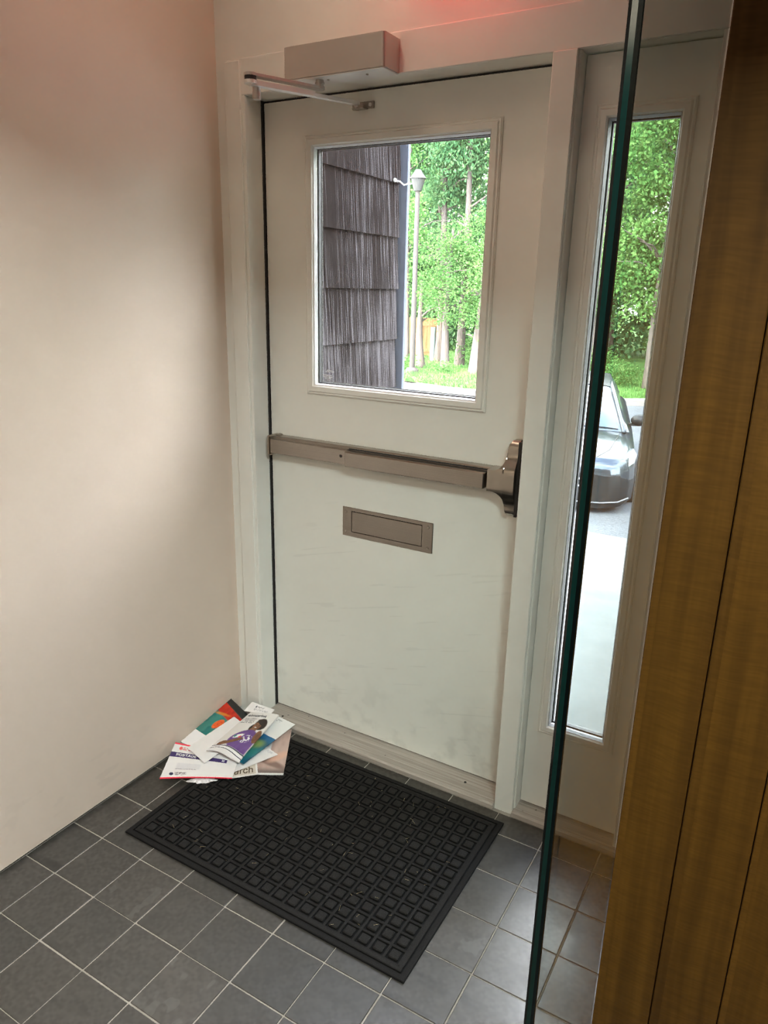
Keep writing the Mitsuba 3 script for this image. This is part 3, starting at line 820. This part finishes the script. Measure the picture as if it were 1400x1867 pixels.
# ------------------------------------------------------------------ outside: shingle wall, porch, ground
struct('wall_exterior', cat(box(-0.40, -0.098, 0.06, 1.0, -0.4, 3.0), box(-4.0, -0.40, 0.06, 0.2, -1.5, 3.0), box(1.372, 6.0, -0.10, 0.06, -1.5, 3.0)), DARK, 'weathered grey shingle wall outside, seen through the door glass', 'wall')
zb = 0.245
while zb < 2.55:
    y = 0.085 - rnd.uniform(0, 0.1)
    while y < 0.965:
        w = rnd.uniform(0.26, 0.48)
        y0, y1 = max(y, 0.062), min(y + w, 0.968)
        if y1 - y0 > 0.03:
            b = zb + rnd.uniform(-0.0008, 0.0008)
            d0 = rnd.uniform(-0.001, 0.001)
            pts = [(xx, yy, zz) for yy in (y0 + 0.0012, y1 - 0.0012) for xx, zz in ((-0.0985, b), (-0.0735 + d0, b), (-0.0875 + d0, b + 0.226), (-0.0985, b + 0.226))]
            obj('shingle', hull(pts), SHING, 'wall_exterior')
        y += w
    zb += 0.2085
struct('trim_5', cat(box(-0.13, -0.058, 0.992, 1.012, -0.4, 2.6, 0.002), box(-0.13, -0.066, 1.012, 1.022, -0.4, 2.6, 0.002)), BOARD, 'blue-grey corner board at the end of the shingle wall', 'corner board')
CL = thing('cable_clip', 'small white cable clip sticking out near the top of the corner board', 'clip')
obj('wire', tube([(-0.066, 0.90, 1.915), (-0.060, 0.93, 1.917), (-0.055, 0.955, 1.905), (-0.048, 0.975, 1.912), (-0.042, 0.998, 1.915)], 0.0032, 8), BEAD, CL)
obj('head', trimesh.creation.icosphere(2, 0.008).apply_translation([-0.066, 0.90, 1.918]), BEAD, CL)
struct('porch_roof', cat(box(-4.0, 6.0, 0.06, 0.50, 2.72, 2.85), box(-4.0, 6.0, -5.0, 0.06, 3.0, 3.2)), ROOFM, 'dark eave over the entrance outside', 'roof')


def surf(xs, ys, zf):
    X_, Y_ = np.meshgrid(xs, ys, indexing='ij')
    Z_ = zf(X_, Y_)
    n, m_ = X_.shape
    i, j = np.meshgrid(np.arange(n - 1), np.arange(m_ - 1), indexing='ij')
    q = np.stack([i * m_ + j, (i + 1) * m_ + j, (i + 1) * m_ + j + 1, i * m_ + j + 1], -1).reshape(-1, 4)
    return trimesh.Trimesh(np.stack([X_, Y_, Z_], -1).reshape(-1, 3), np.vstack([q[:, [0, 1, 2]], q[:, [0, 2, 3]]]), process=False)


GZ = -1.35
struct('path', surf(np.linspace(-9, 6, 4), [0.07, 0.6, 6.4, 6.84], lambda x, y: np.interp(y, [0.07, 0.6, 6.4, 6.84], [-0.045, -0.13, -1.30, GZ + 0.015])), CONC, 'pale concrete walk sloping down from the entrance', 'path')


def curb_y(x):
    return np.interp(x, [-40, -14, -7, -4.5, -2.6, 3, 30], [24, 18.6, 17.05, 17.3, 18.3, 20.4, 30])


struct('road', surf(np.linspace(-40, 30, 36), np.linspace(0, 1, 3), lambda x, y: x * 0 + GZ), ASPH, 'grey asphalt parking area beyond the concrete walk', 'road')
X_ = np.linspace(-40, 30, 36)
rv = np.vstack([np.stack([X_, X_ * 0 + 6.84, X_ * 0 + GZ], 1), np.stack([X_, curb_y(X_) + 0.1, X_ * 0 + GZ], 1)])
i = np.arange(35)
scene['road'] = mikit.ply(trimesh.Trimesh(rv, np.vstack([np.stack([i, i + 1, i + 37], 1), np.stack([i, i + 37, i + 36], 1)]), process=False), ASPH)


def lawn_z(x, y):
    d = np.maximum(y - curb_y(x), 0)
    return GZ + 0.13 + 0.02 * d + 0.10 * meshkit.noise(np.stack([x * 0.5, y * 0.5, x * 0], -1), 2)


U, V = np.meshgrid(np.linspace(-40, 30, 90), np.linspace(0, 1, 40), indexing='ij')
Yl = curb_y(U) + 0.08 + V ** 1.5 * 45
v = np.stack([U, Yl, lawn_z(U, Yl)], -1).reshape(-1, 3)
i, j = np.meshgrid(np.arange(89), np.arange(39), indexing='ij')
q = np.stack([i * 40 + j, (i + 1) * 40 + j, (i + 1) * 40 + j + 1, i * 40 + j + 1], -1).reshape(-1, 4)
struct('lawn', trimesh.Trimesh(v, np.vstack([q[:, [0, 1, 2]], q[:, [0, 2, 3]]]), process=False), LAWN, 'green lawn under the trees beyond the road', 'lawn', True)
CB = thing('curb', 'pale stone curb between the road and the lawn', 'curb', kind='structure')
x = -14.0
while x < 4:
    x2 = x + 0.9
    ya, yb = float(curb_y(x)), float(curb_y(x2))
    pts = [(xx, yy + o, zz) for xx, yy in ((x + 0.008, ya), (x2 - 0.008, yb)) for o in (-0.12, 0.06) for zz in (GZ - 0.05, GZ + (0.15 if o > 0 else 0.14))]
    obj('curb_stone', hull(pts), STONE, CB)
    x = x2
bl = []
for k in range(9000):
    gx = rng.uniform(-13, 0)
    gy = float(curb_y(gx)) + 0.1 + rng.random() ** 1.7 * 7
    gz = float(lawn_z(np.array(gx), np.array(gy)))
    h, a = rng.uniform(0.05, 0.16), rng.uniform(0, 6.28)
    w = 0.02
    dx, dy = math.cos(a) * w, math.sin(a) * w
    bl.append([[gx - dx, gy - dy, gz - 0.01], [gx + dx, gy + dy, gz - 0.01], [gx + rng.uniform(-0.05, 0.05), gy + rng.uniform(-0.05, 0.05), gz + h]])
bl = np.array(bl)
labels['grass_blades'] = {'label': 'short green grass along the lawn edge beyond the curb', 'category': 'grass', 'kind': 'stuff'}
scene['grass_blades'] = mikit.ply(trimesh.Trimesh(bl.reshape(-1, 3), np.arange(len(bl) * 3).reshape(-1, 3), process=False), LF_BRIGHT)

# ------------------------------------------------------------------ trees


def leaves(clusters, per, size, droop, flat=0.6, seed=0):
    r = np.random.default_rng(seed)
    per = int(per * 2.6)
    size = size * 0.55
    n = len(clusters) * per
    c = np.repeat(clusters[:, :3], per, 0)
    s = np.repeat(clusters[:, 3], per)[:, None]
    o = r.normal(size=(n, 3)) * np.array([1, 1, flat]) * s * 0.55
    o[:, 2] -= droop * np.linalg.norm(o[:, :2], axis=1)
    p = c + o
    d = r.normal(size=(n, 3))
    d[:, 2] = d[:, 2] * 0.5 - droop * 1.2
    d /= np.linalg.norm(d, axis=1, keepdims=True)
    w = np.cross(d, r.normal(size=(n, 3)))
    w /= np.linalg.norm(w, axis=1, keepdims=True) + 1e-9
    L = size * r.uniform(0.7, 1.4, (n, 1))
    k = 0.36 if droop < 0.7 else 0.22
    v = np.stack([p - d * L * 0.5, p + w * L * k, p + d * L * 0.6, p - w * L * k], 1).reshape(-1, 3)
    i = np.arange(n)[:, None] * 4
    return trimesh.Trimesh(v, np.vstack([i + [0, 1, 2], i + [0, 2, 3]]), process=False)


def trunk(x, y, z0, h, r, lean=(0, 0), seed=0, branches=(), nb=0):
    rr_ = np.random.default_rng(seed)
    t = np.linspace(0, 1, 12)
    c = np.stack([x + lean[0] * t * h + 0.05 * np.sin(t * 5 + seed), y + lean[1] * t * h, z0 - 0.1 + t * h], 1)
    rad = r * (0.35 * np.exp(-t * 14) + 1.0 - 0.72 * t)
    ms_ = [tube(c, rad, 10)]
    for b in range(nb):
        tb = rr_.uniform(0.3, 0.92)
        p0 = np.array([np.interp(tb, t, c[:, q_]) for q_ in range(3)])
        a = rr_.uniform(0, 6.28)
        L = h * rr_.uniform(0.10, 0.22)
        e_ = p0 + np.array([math.cos(a) * L, math.sin(a) * L, L * rr_.uniform(0.1, 0.7)])
        ms_.append(tube([p0, (p0 + e_) / 2 + [0, 0, L * 0.1], e_], [r * 0.30, r * 0.2, r * 0.08], 6))
    return cat(ms_)


def tree(label, x, y, h, r, crown, per, ncl, size, droop, mat, seed, z0=None, lean=(0, 0), flat=0.6, name='tree', nb=10, cs=0.6, group=None):
    """crown: list of (dx, dy, z centre above ground, rx, ry, rz)."""
    rr_ = np.random.default_rng(seed)
    z0 = float(lawn_z(np.array(x), np.array(y))) if z0 is None else z0
    k = thing(name, label, 'tree' if name != 'shrub' else 'shrub', group)
    if r > 0:
        obj('trunk', trunk(x, y, z0, h, r, lean, seed, nb=nb), BARK, k, smooth=True)
    cl = []
    for dx, dy, cz, rx, ry, rz in crown:
        m_ = max(4, int(ncl * rx * rz))
        q_ = rr_.normal(size=(m_, 3))
        q_ /= np.linalg.norm(q_, axis=1, keepdims=True)
        q_ *= rr_.uniform(0.45, 1.0, (m_, 1)) ** 0.6
        q_ = q_ * [rx, ry, rz] + [x + dx, y + dy, z0 + cz]
        cl.append(np.hstack([q_, rr_.uniform(0.6, 1.2, (m_, 1)) * cs]))
    labels[obj('foliage', leaves(np.vstack(cl), per, size, droop, flat, seed + 1), mat, k)] = {'label': 'green leaves', 'kind': 'stuff'}
    return k


# bright leafy trees in front, seen through the door glass
tree('bright green leafy tree filling the middle of the door glass', -9.55, 21.0, 4.6, 0.15, [(0.9, -0.3, 3.0, 1.7, 1.2, 1.6), (-0.3, 0.2, 3.6, 1.0, 1.0, 1.1), (2.3, -0.2, 2.5, 1.3, 1.1, 1.6), (1.0, 0, 4.2, 1.4, 1.1, 0.8)], 46, 20, 0.13, 0.35, LF_BRIGHT, 21, lean=(0.02, 0))
tree('pale forked trunk beside the lamp post, low leaves around it', -10.42, 21.0, 3.0, 0.16, [(0.3, 0.4, 2.6, 0.7, 0.6, 0.6)], 40, 24, 0.11, 0.35, LF_MID, 22, lean=(-0.05, 0), nb=2)
tree('grey stout trunk at the right edge of the door glass', -8.15, 20.6, 3.4, 0.22, [(1.0, 0.3, 3.2, 1.5, 1.0, 1.2)], 46, 20, 0.13, 0.35, LF_BRIGHT, 23, nb=4)
# tall cedars
tree('tall cedar with a bare pale trunk high in the door glass', -9.55, 22.3, 10.5, 0.15, [(0, 0, 7.6, 1.3, 1.2, 1.1), (0.2, 0, 9.6, 1.2, 1.2, 1.6), (0.9, 0.3, 5.6, 0.7, 0.7, 0.8)], 70, 22, 0.24, 0.9, LF_CEDAR, 31, lean=(-0.003, 0), flat=0.8, nb=14, cs=0.5)
tree('cedar with a shorter bare trunk left of the tallest cedar', -10.75, 23.0, 9.5, 0.16, [(0, 0, 6.7, 1.2, 1.1, 1.0), (0.1, 0.0, 8.6, 1.0, 1.0, 1.5), (0.9, 1.0, 5.2, 0.9, 0.8, 0.9)], 70, 22, 0.24, 0.9, LF_CEDAR, 32, flat=0.8, nb=14, cs=0.5)
tree('slender yellowish tree behind the lamp post', -11.6, 22.0, 8.2, 0.09, [(0.2, 0, 5.0, 0.6, 0.6, 0.8), (0.1, 0, 7.3, 0.5, 0.5, 1.0), (-0.7, 0.4, 3.6, 0.7, 0.7, 1.2)], 46, 22, 0.16, 0.6, LF_BRIGHT, 33, nb=9, cs=0.5)
# trees seen through the side window
tree('leafy tree with a brown trunk right of the parked car', -2.72, 20.6, 7.0, 0.13, [(0, 0, 3.1, 1.2, 1.1, 0.9), (0.3, 0, 5.0, 1.6, 1.3, 1.0), (-0.4, 0, 6.6, 1.4, 1.3, 0.9), (-0.9, 0.2, 4.0, 0.9, 0.9, 0.7), (0.1, 0, 8.0, 1.5, 1.3, 1.2)], 56, 20, 0.18, 0.6, LF_MID, 41, nb=12)
tree('darker leafy tree behind the parked car', -4.9, 22.4, 8.4, 0.15, [(0, 0, 3.4, 1.5, 1.2, 1.6), (0.2, 0, 6.0, 1.7, 1.4, 1.6), (0.1, 0, 8.6, 1.5, 1.3, 1.4)], 60, 20, 0.20, 0.7, LF_CEDAR, 42, nb=12)
tree('tall leafy tree right of the brown trunk', -0.6, 22.6, 9.0, 0.16, [(0, 0, 3.6, 1.6, 1.3, 1.7), (0, 0, 6.4, 1.8, 1.4, 1.7), (0, 0, 9.0, 1.6, 1.4, 1.5)], 56, 18, 0.20, 0.5, LF_MID, 43, nb=12)
tree('leafy tree between the door glass and side window trees', -6.8, 22.0, 8.0, 0.15, [(0, 0, 3.2, 1.4, 1.2, 1.8), (0, 0, 6.0, 1.5, 1.3, 1.6), (0, 0, 8.4, 1.2, 1.2, 1.2)], 50, 18, 0.18, 0.5, LF_MID, 44, nb=12)
# woodland farther back: nobody can tell these apart
wl = 'dense green tree of the woodland at the back of the lawn'
for k, (bx, by, bh) in enumerate([(-24, 30, 13), (-20, 28, 11), (-16.4, 29, 13), (-13.2, 27.6, 9.5), (-9.6, 29.5, 13), (-6.0, 28.5, 12), (-2.4, 30, 13), (1.4, 28.5, 12), (5.5, 30, 13), (-17.5, 36, 17), (-11.0, 37, 17), (-4, 37, 18), (3.5, 37, 17), (9.5, 27, 15), (13, 24, 15), (16.5, 22, 15), (19, 18, 14.5), (21.5, 14.5, 14.5), (23.5, 10.5, 14), (24.5, 6, 14), (11.5, 32, 14), (20, 25, 13)]):
    w_ = 2.3
    tree(wl, bx, by, bh * 0.9, 0.2, [(0, 0, bh * f_, w_ * s_, w_ * s_, bh * 0.17) for f_, s_ in ((0.14, 1.0), (0.34, 1.05), (0.58, 0.95), (0.82, 0.7))], 34, 9, 0.34, 0.6, LF_CEDAR if k % 2 else LF_MID, 60 + k, nb=8, cs=0.95, group='woodland trees behind the lawn')
for k, (bx, by, w_) in enumerate([(-3.6, 20.6, 0.55), (-4.6, 21.6, 0.7), (-10.3, 20.3, 0.35), (-9.2, 20.0, 0.30), (-8.9, 22.6, 0.8)]):
    tree(('low leafy shrub behind the parked car, nearest the brown trunk', 'low leafy shrub behind the parked car, farther left', 'small leafy shrub at the foot of the lamp post', 'small leafy shrub in front of the pale trunks', 'leafy shrub behind the pale trunks of the door glass')[k], bx, by, 0.4, 0, [(0, 0, w_ * 0.7, w_, w_, w_ * 0.6)], 40, 60, 0.11, 0.3, LF_BRIGHT if k % 2 else LF_MID, 90 + k, name='shrub', cs=0.35, group='low shrubs on the lawn')

# lamp post, fence, post
LP = thing('lamp_post', 'pale lamp post with a round white base at the lawn edge', 'lamp post')
lx, ly = -9.99, 19.55
lz = GZ + 0.1
PINK = M('post_paint', two(P((0.0441, 0.0375, 0.0331), 0.7, spec=0.2)))
LANT = M('lantern', two(P((0.0265, 0.0265, 0.0235), 0.6)))
obj('base', cat(cyl((lx, ly, lz - 0.2), (lx, ly, lz + 0.20), 0.24, 24, 0.21), cyl((lx, ly, lz + 0.20), (lx, ly, lz + 0.27), 0.21, 24, 0.15)), PINK, LP, smooth=30)
obj('pole', cyl((lx, ly, lz + 0.25), (lx, ly, lz + 5.6), 0.088, 16, 0.07), PINK, LP, smooth=30)
obj('lantern', cat(cyl((lx, ly, lz + 5.6), (lx, ly, lz + 5.95), 0.12, 16, 0.22), cyl((lx, ly, lz + 5.95), (lx, ly, lz + 6.2), 0.26, 16, 0.08)), LANT, LP, smooth=30)
FN = thing('wooden_fence', 'orange-brown wooden board fence behind the lamp post', 'fence')
fa, fb = np.array([-15.0, 23.4]), np.array([-11.6, 24.8])
dd = (fb - fa) / np.linalg.norm(fb - fa)
nn = np.array([-dd[1], dd[0]])
for k in range(24):
    a, b = fa + dd * (k * 0.15 + 0.004), fa + dd * (k * 0.15 + 0.143)
    pts = [(*(p_ + nn * o), z_) for p_ in (a, b) for o in (0, 0.02) for z_ in (GZ + 0.1, GZ + 1.75)]
    obj('board', hull(pts), FENCE, FN)
for z_ in (GZ + 0.45, GZ + 1.45):
    pts = [(*(p_ - nn * o), zz) for p_ in (fa, fb + dd * 0.2) for o in (0.0, 0.04) for zz in (z_, z_ + 0.09)]
    obj('rail', hull(pts), FENCE, FN)
labels['marker_post'] = {'label': 'pale green marker post between the two pale trunks', 'category': 'post'}
scene['marker_post'] = mikit.ply(cyl((-11.0, 23.0, GZ), (-11.0, 23.0, GZ + 1.5), 0.10, 16), M('marker', two(P((0.13, 0.165, 0.15), 0.6))), 30)

# ------------------------------------------------------------------ parked car (front towards the door)
CAR = thing('car', 'dark glossy car parked facing the entrance, seen through the side window', 'car')
PAINT = M('car_paint', two(P((0.040, 0.048, 0.058), 0.10, metallic=0.7, clearcoat=0.45, clearcoat_gloss=0.95)))
CBLK = M('car_black', two(P((0.008, 0.009, 0.010), 0.35, spec=0.2)))
CGL = M('car_glass', two(P((0.0693, 0.0850, 0.0945), 0.04, metallic=0.85, spec=0.9)))
CGD = M('car_dark_glass', two(P((0.02, 0.025, 0.03), 0.05, spec=0.9)))
CLT = M('car_lens', two(P((0.060, 0.068, 0.075), 0.12, spec=0.35)))
LIP = M('car_lip', two(P((0.10, 0.11, 0.12), 0.3, metallic=0.5)))
TYRE = M('tyre', two(P((0.012, 0.012, 0.012), 0.8)))
CX, CY, YAW = -1.19, 7.60, 0.272
CZ = GZ - 0.05


def cw(v):
    """car space (side, from the nose backwards, up) to the world."""
    v = np.asarray(v, float)
    c_, n_ = math.cos(YAW), math.sin(YAW)
    return np.stack([CX + v[..., 0] * c_ - v[..., 1] * n_, CY + v[..., 0] * n_ + v[..., 1] * c_, CZ + v[..., 2]], -1)


def loft(st, prof, half=True):
    rows = []
    for s_ in st:
        q_ = np.array(prof(s_), float)
        q_ = np.vstack([q_, (q_ * [-1, 1])[::-1][1:]]) if half else q_
        rows.append(np.stack([q_[:, 0], np.full(len(q_), s_), q_[:, 1]], 1))
    n = len(rows[0])
    v = np.vstack(rows)
    f = []
    for i in range(len(rows) - 1):
        for k in range(n - 1):
            a, b = i * n + k, i * n + k + 1
            f += [[a, b, b + n], [a, b + n, a + n]]
    for base, flip in ((0, False), ((len(rows) - 1) * n, True)):
        for k in range(1, n - 1):
            t_ = [base, base + k, base + k + 1]
            f.append(t_[::-1] if flip else t_)
    m = trimesh.Trimesh(cw(v), f, process=False)
    m.fix_normals()
    return m


def body(s_):
    w = np.interp(s_, [0, 0.06, 0.18, 0.4, 0.8, 1.6, 3.6, 4.4, 4.7, 4.76], [0.56, 0.72, 0.84, 0.92, 0.955, 0.96, 0.96, 0.92, 0.82, 0.70])
    zt = np.interp(s_, [0, 0.04, 0.12, 0.3, 0.7, 1.2, 1.6, 2.6, 3.8, 4.5, 4.7, 4.76], [0.60, 0.70, 0.76, 0.82, 0.92, 1.00, 1.04, 1.08, 1.14, 1.10, 0.98, 0.80])
    zb_ = np.interp(s_, [0, 0.1, 0.3, 4.4, 4.76], [0.34, 0.25, 0.22, 0.24, 0.45])
    zs = zb_ + 0.72 * (zt - zb_)
    return [(0, zb_), (w * 0.9, zb_), (w * 0.985, zb_ + 0.12), (w, zb_ + 0.45 * (zt - zb_)), (w * 0.985, zs), (w * 0.93, zt - 0.035), (w * 0.82, zt - 0.012), (w * 0.74, zt + 0.012), (w * 0.5, zt + 0.024), (0, zt + 0.034)]


st = np.unique(np.concatenate([np.linspace(0, 0.5, 14), np.linspace(0.5, 4.3, 20), np.linspace(4.3, 4.76, 8)]))
obj('body', loft(st, body), PAINT, CAR, smooth=40)


def cabin(s_):
    zt = np.interp(s_, [1.05, 1.5, 2.0, 2.35, 2.8, 3.4, 4.0, 4.5], [1.00, 1.24, 1.48, 1.58, 1.62, 1.59, 1.42, 1.14])
    zb_ = np.interp(s_, [1.05, 1.6, 2.6, 3.8, 4.5], [0.99, 1.03, 1.07, 1.12, 1.09])
    k = np.clip((zt - zb_) / 0.5, 0, 1)
    wb, wt = 0.80, 0.80 - 0.21 * k
    return [(0, zb_), (wb, zb_), (wb * 0.985, zb_ + 0.15 * (zt - zb_)), (wt * 1.05, zb_ + 0.8 * (zt - zb_)), (wt * 0.98, zt - 0.022), (wt * 0.8, zt), (0, zt + 0.012)]


obj('cabin', loft(np.linspace(1.05, 4.5, 30), cabin), CGD, CAR, smooth=40)


def cpatch(u0, u1, s0, s1, lift, n=10):
    """a patch of the cabin's upper surface, u across (-1 to 1 of the flat top)."""
    ss = np.linspace(s0, s1, n)
    rows = []
    for s_ in ss:
        c_ = np.array(cabin(s_))
        wt, zt = c_[4, 0], c_[6, 1]
        us = np.linspace(u0, u1, n)
        rows.append(np.stack([us * wt * 0.99, np.full(n, s_) - lift, zt + lift - 0.034 * np.abs(us) ** 4 * np.ones(n)], 1))
    v = np.vstack(rows)
    f = []
    for i in range(n - 1):
        for k in range(n - 1):
            a = i * n + k
            f += [[a, a + 1, a + n + 1], [a, a + n + 1, a + n]]
    return trimesh.Trimesh(cw(v), f, process=False)


obj('windscreen', cpatch(-0.90, 0.90, 1.10, 2.06, 0.012), CGL, CAR, smooth=True)
obj('roof', cpatch(-1.0, 1.0, 2.12, 3.5, 0.010), CBLK, CAR, smooth=True)
for s_ in (-1, 1):
    pil = []
    for q_ in np.linspace(1.04, 2.3, 8):
        c_ = np.array(cabin(q_))
        pil.append((s_ * c_[4, 0] * 0.985, q_ - 0.01, c_[4, 1] + 0.012))
    obj('pillar', tube(cw(pil), 0.032, 8), PAINT, CAR, smooth=True)
    m_ = trimesh.creation.icosphere(2, 1.0)
    m_.vertices *= [0.115, 0.075, 0.085]
    m_ = m_.slice_plane([0, 0.03, 0], [0, -1, 0], cap=True) if False else m_
    mir = obj('mirror', trimesh.Trimesh(cw(m_.vertices + [s_ * 0.985, 1.52, 1.10]), m_.faces), CBLK, CAR, smooth=True)
    obj('stalk', hull(cw([(s_ * a, b, c) for a in (0.84, 0.95) for b in (1.48, 1.56) for c in (1.02, 1.05)])), CBLK, mir)
    # head lamp on the front corner
    hp = [(0.50, 0.075, 0.645), (0.56, 0.09, 0.610), (0.74, 0.145, 0.630), (0.90, 0.33, 0.710), (0.93, 0.45, 0.80), (0.88, 0.50, 0.875), (0.77, 0.30, 0.80), (0.62, 0.15, 0.725)]
    hp = np.array(hp)
    pts = np.vstack([hp + [0.0, -0.03, 0.006], hp + [-0.05, 0.10, -0.03]]) * [s_, 1, 1]
    obj('head_lamp', hull(cw(pts)), CLT, CAR, smooth=40)
    obj('day_light', tube(cw(np.array([(0.52, 0.050, 0.632), (0.72, 0.118, 0.640), (0.86, 0.295, 0.705)]) * [s_, 1, 1]), 0.009, 6), LIP, CAR)
    for yy in (0.92, 3.80):
        a, b = np.array([s_ * 0.74, yy, 0.345]), np.array([s_ * 0.965, yy, 0.345])
        wh = obj('wheel', cyl(cw(a), cw(b), 0.345, 36), TYRE, CAR, smooth=40)
        obj('rim', cyl(cw(a + [s_ * 0.2, 0, 0]), cw(b + [s_ * 0.006, 0, 0]), 0.24, 30), ALU, wh, smooth=40)
    obj('wiper', tube(cw([(s_ * 0.08 + 0.1, 1.09, 1.03), (s_ * 0.35 + 0.1, 1.13, 1.055)]), 0.01, 6), CBLK, CAR)


def skirt(s_):
    w = np.interp(s_, [-0.03, 0.05, 0.18, 0.4], [0.56, 0.73, 0.855, 0.93])
    return [(0, 0.13), (w * 0.9, 0.13), (w * 0.985, 0.20), (w, 0.44), (w * 0.96, 0.575), (w * 0.6, 0.595), (0, 0.60)]


obj('bumper', loft(np.linspace(-0.03, 0.40, 12), skirt), CBLK, CAR, smooth=40)
lipc = [(-0.86, 0.17, 0.255), (-0.72, 0.02, 0.225), (-0.5, -0.045, 0.212), (0, -0.055, 0.208), (0.5, -0.045, 0.212), (0.72, 0.02, 0.225), (0.86, 0.17, 0.255)]
obj('lower_lip', tube(cw(lipc), 0.012, 8), LIP, CAR, smooth=True)
ov = [(0.36 * math.cos(t) * (1 - 0.15 * math.sin(t)), -0.04 - 0.006 * math.cos(2 * t), 0.475 + 0.060 * math.sin(t)) for t in np.linspace(0, 2 * math.pi, 33)]
obj('intake_surround', tube(cw(ov), 0.016, 8), LIP, CAR, smooth=True)
for s_ in (-1, 1):
    se = [(s_ * 0.40, 0.14, 0.0), (s_ * 0.56, 0.36, 0.0), (s_ * 0.66, 0.75, 0.0), (s_ * 0.72, 1.10, 0.0)]
    se = [(a, b, float(np.interp(abs(a) / np.array(body(b))[3, 0], [0, 0.5, 0.74, 0.82], [body(b)[9][1], body(b)[8][1], body(b)[7][1], body(b)[6][1]])) + 0.001) for a, b, c in se]
    obj('hood_seam', tube(cw(se), 0.005, 6), CBLK, CAR)
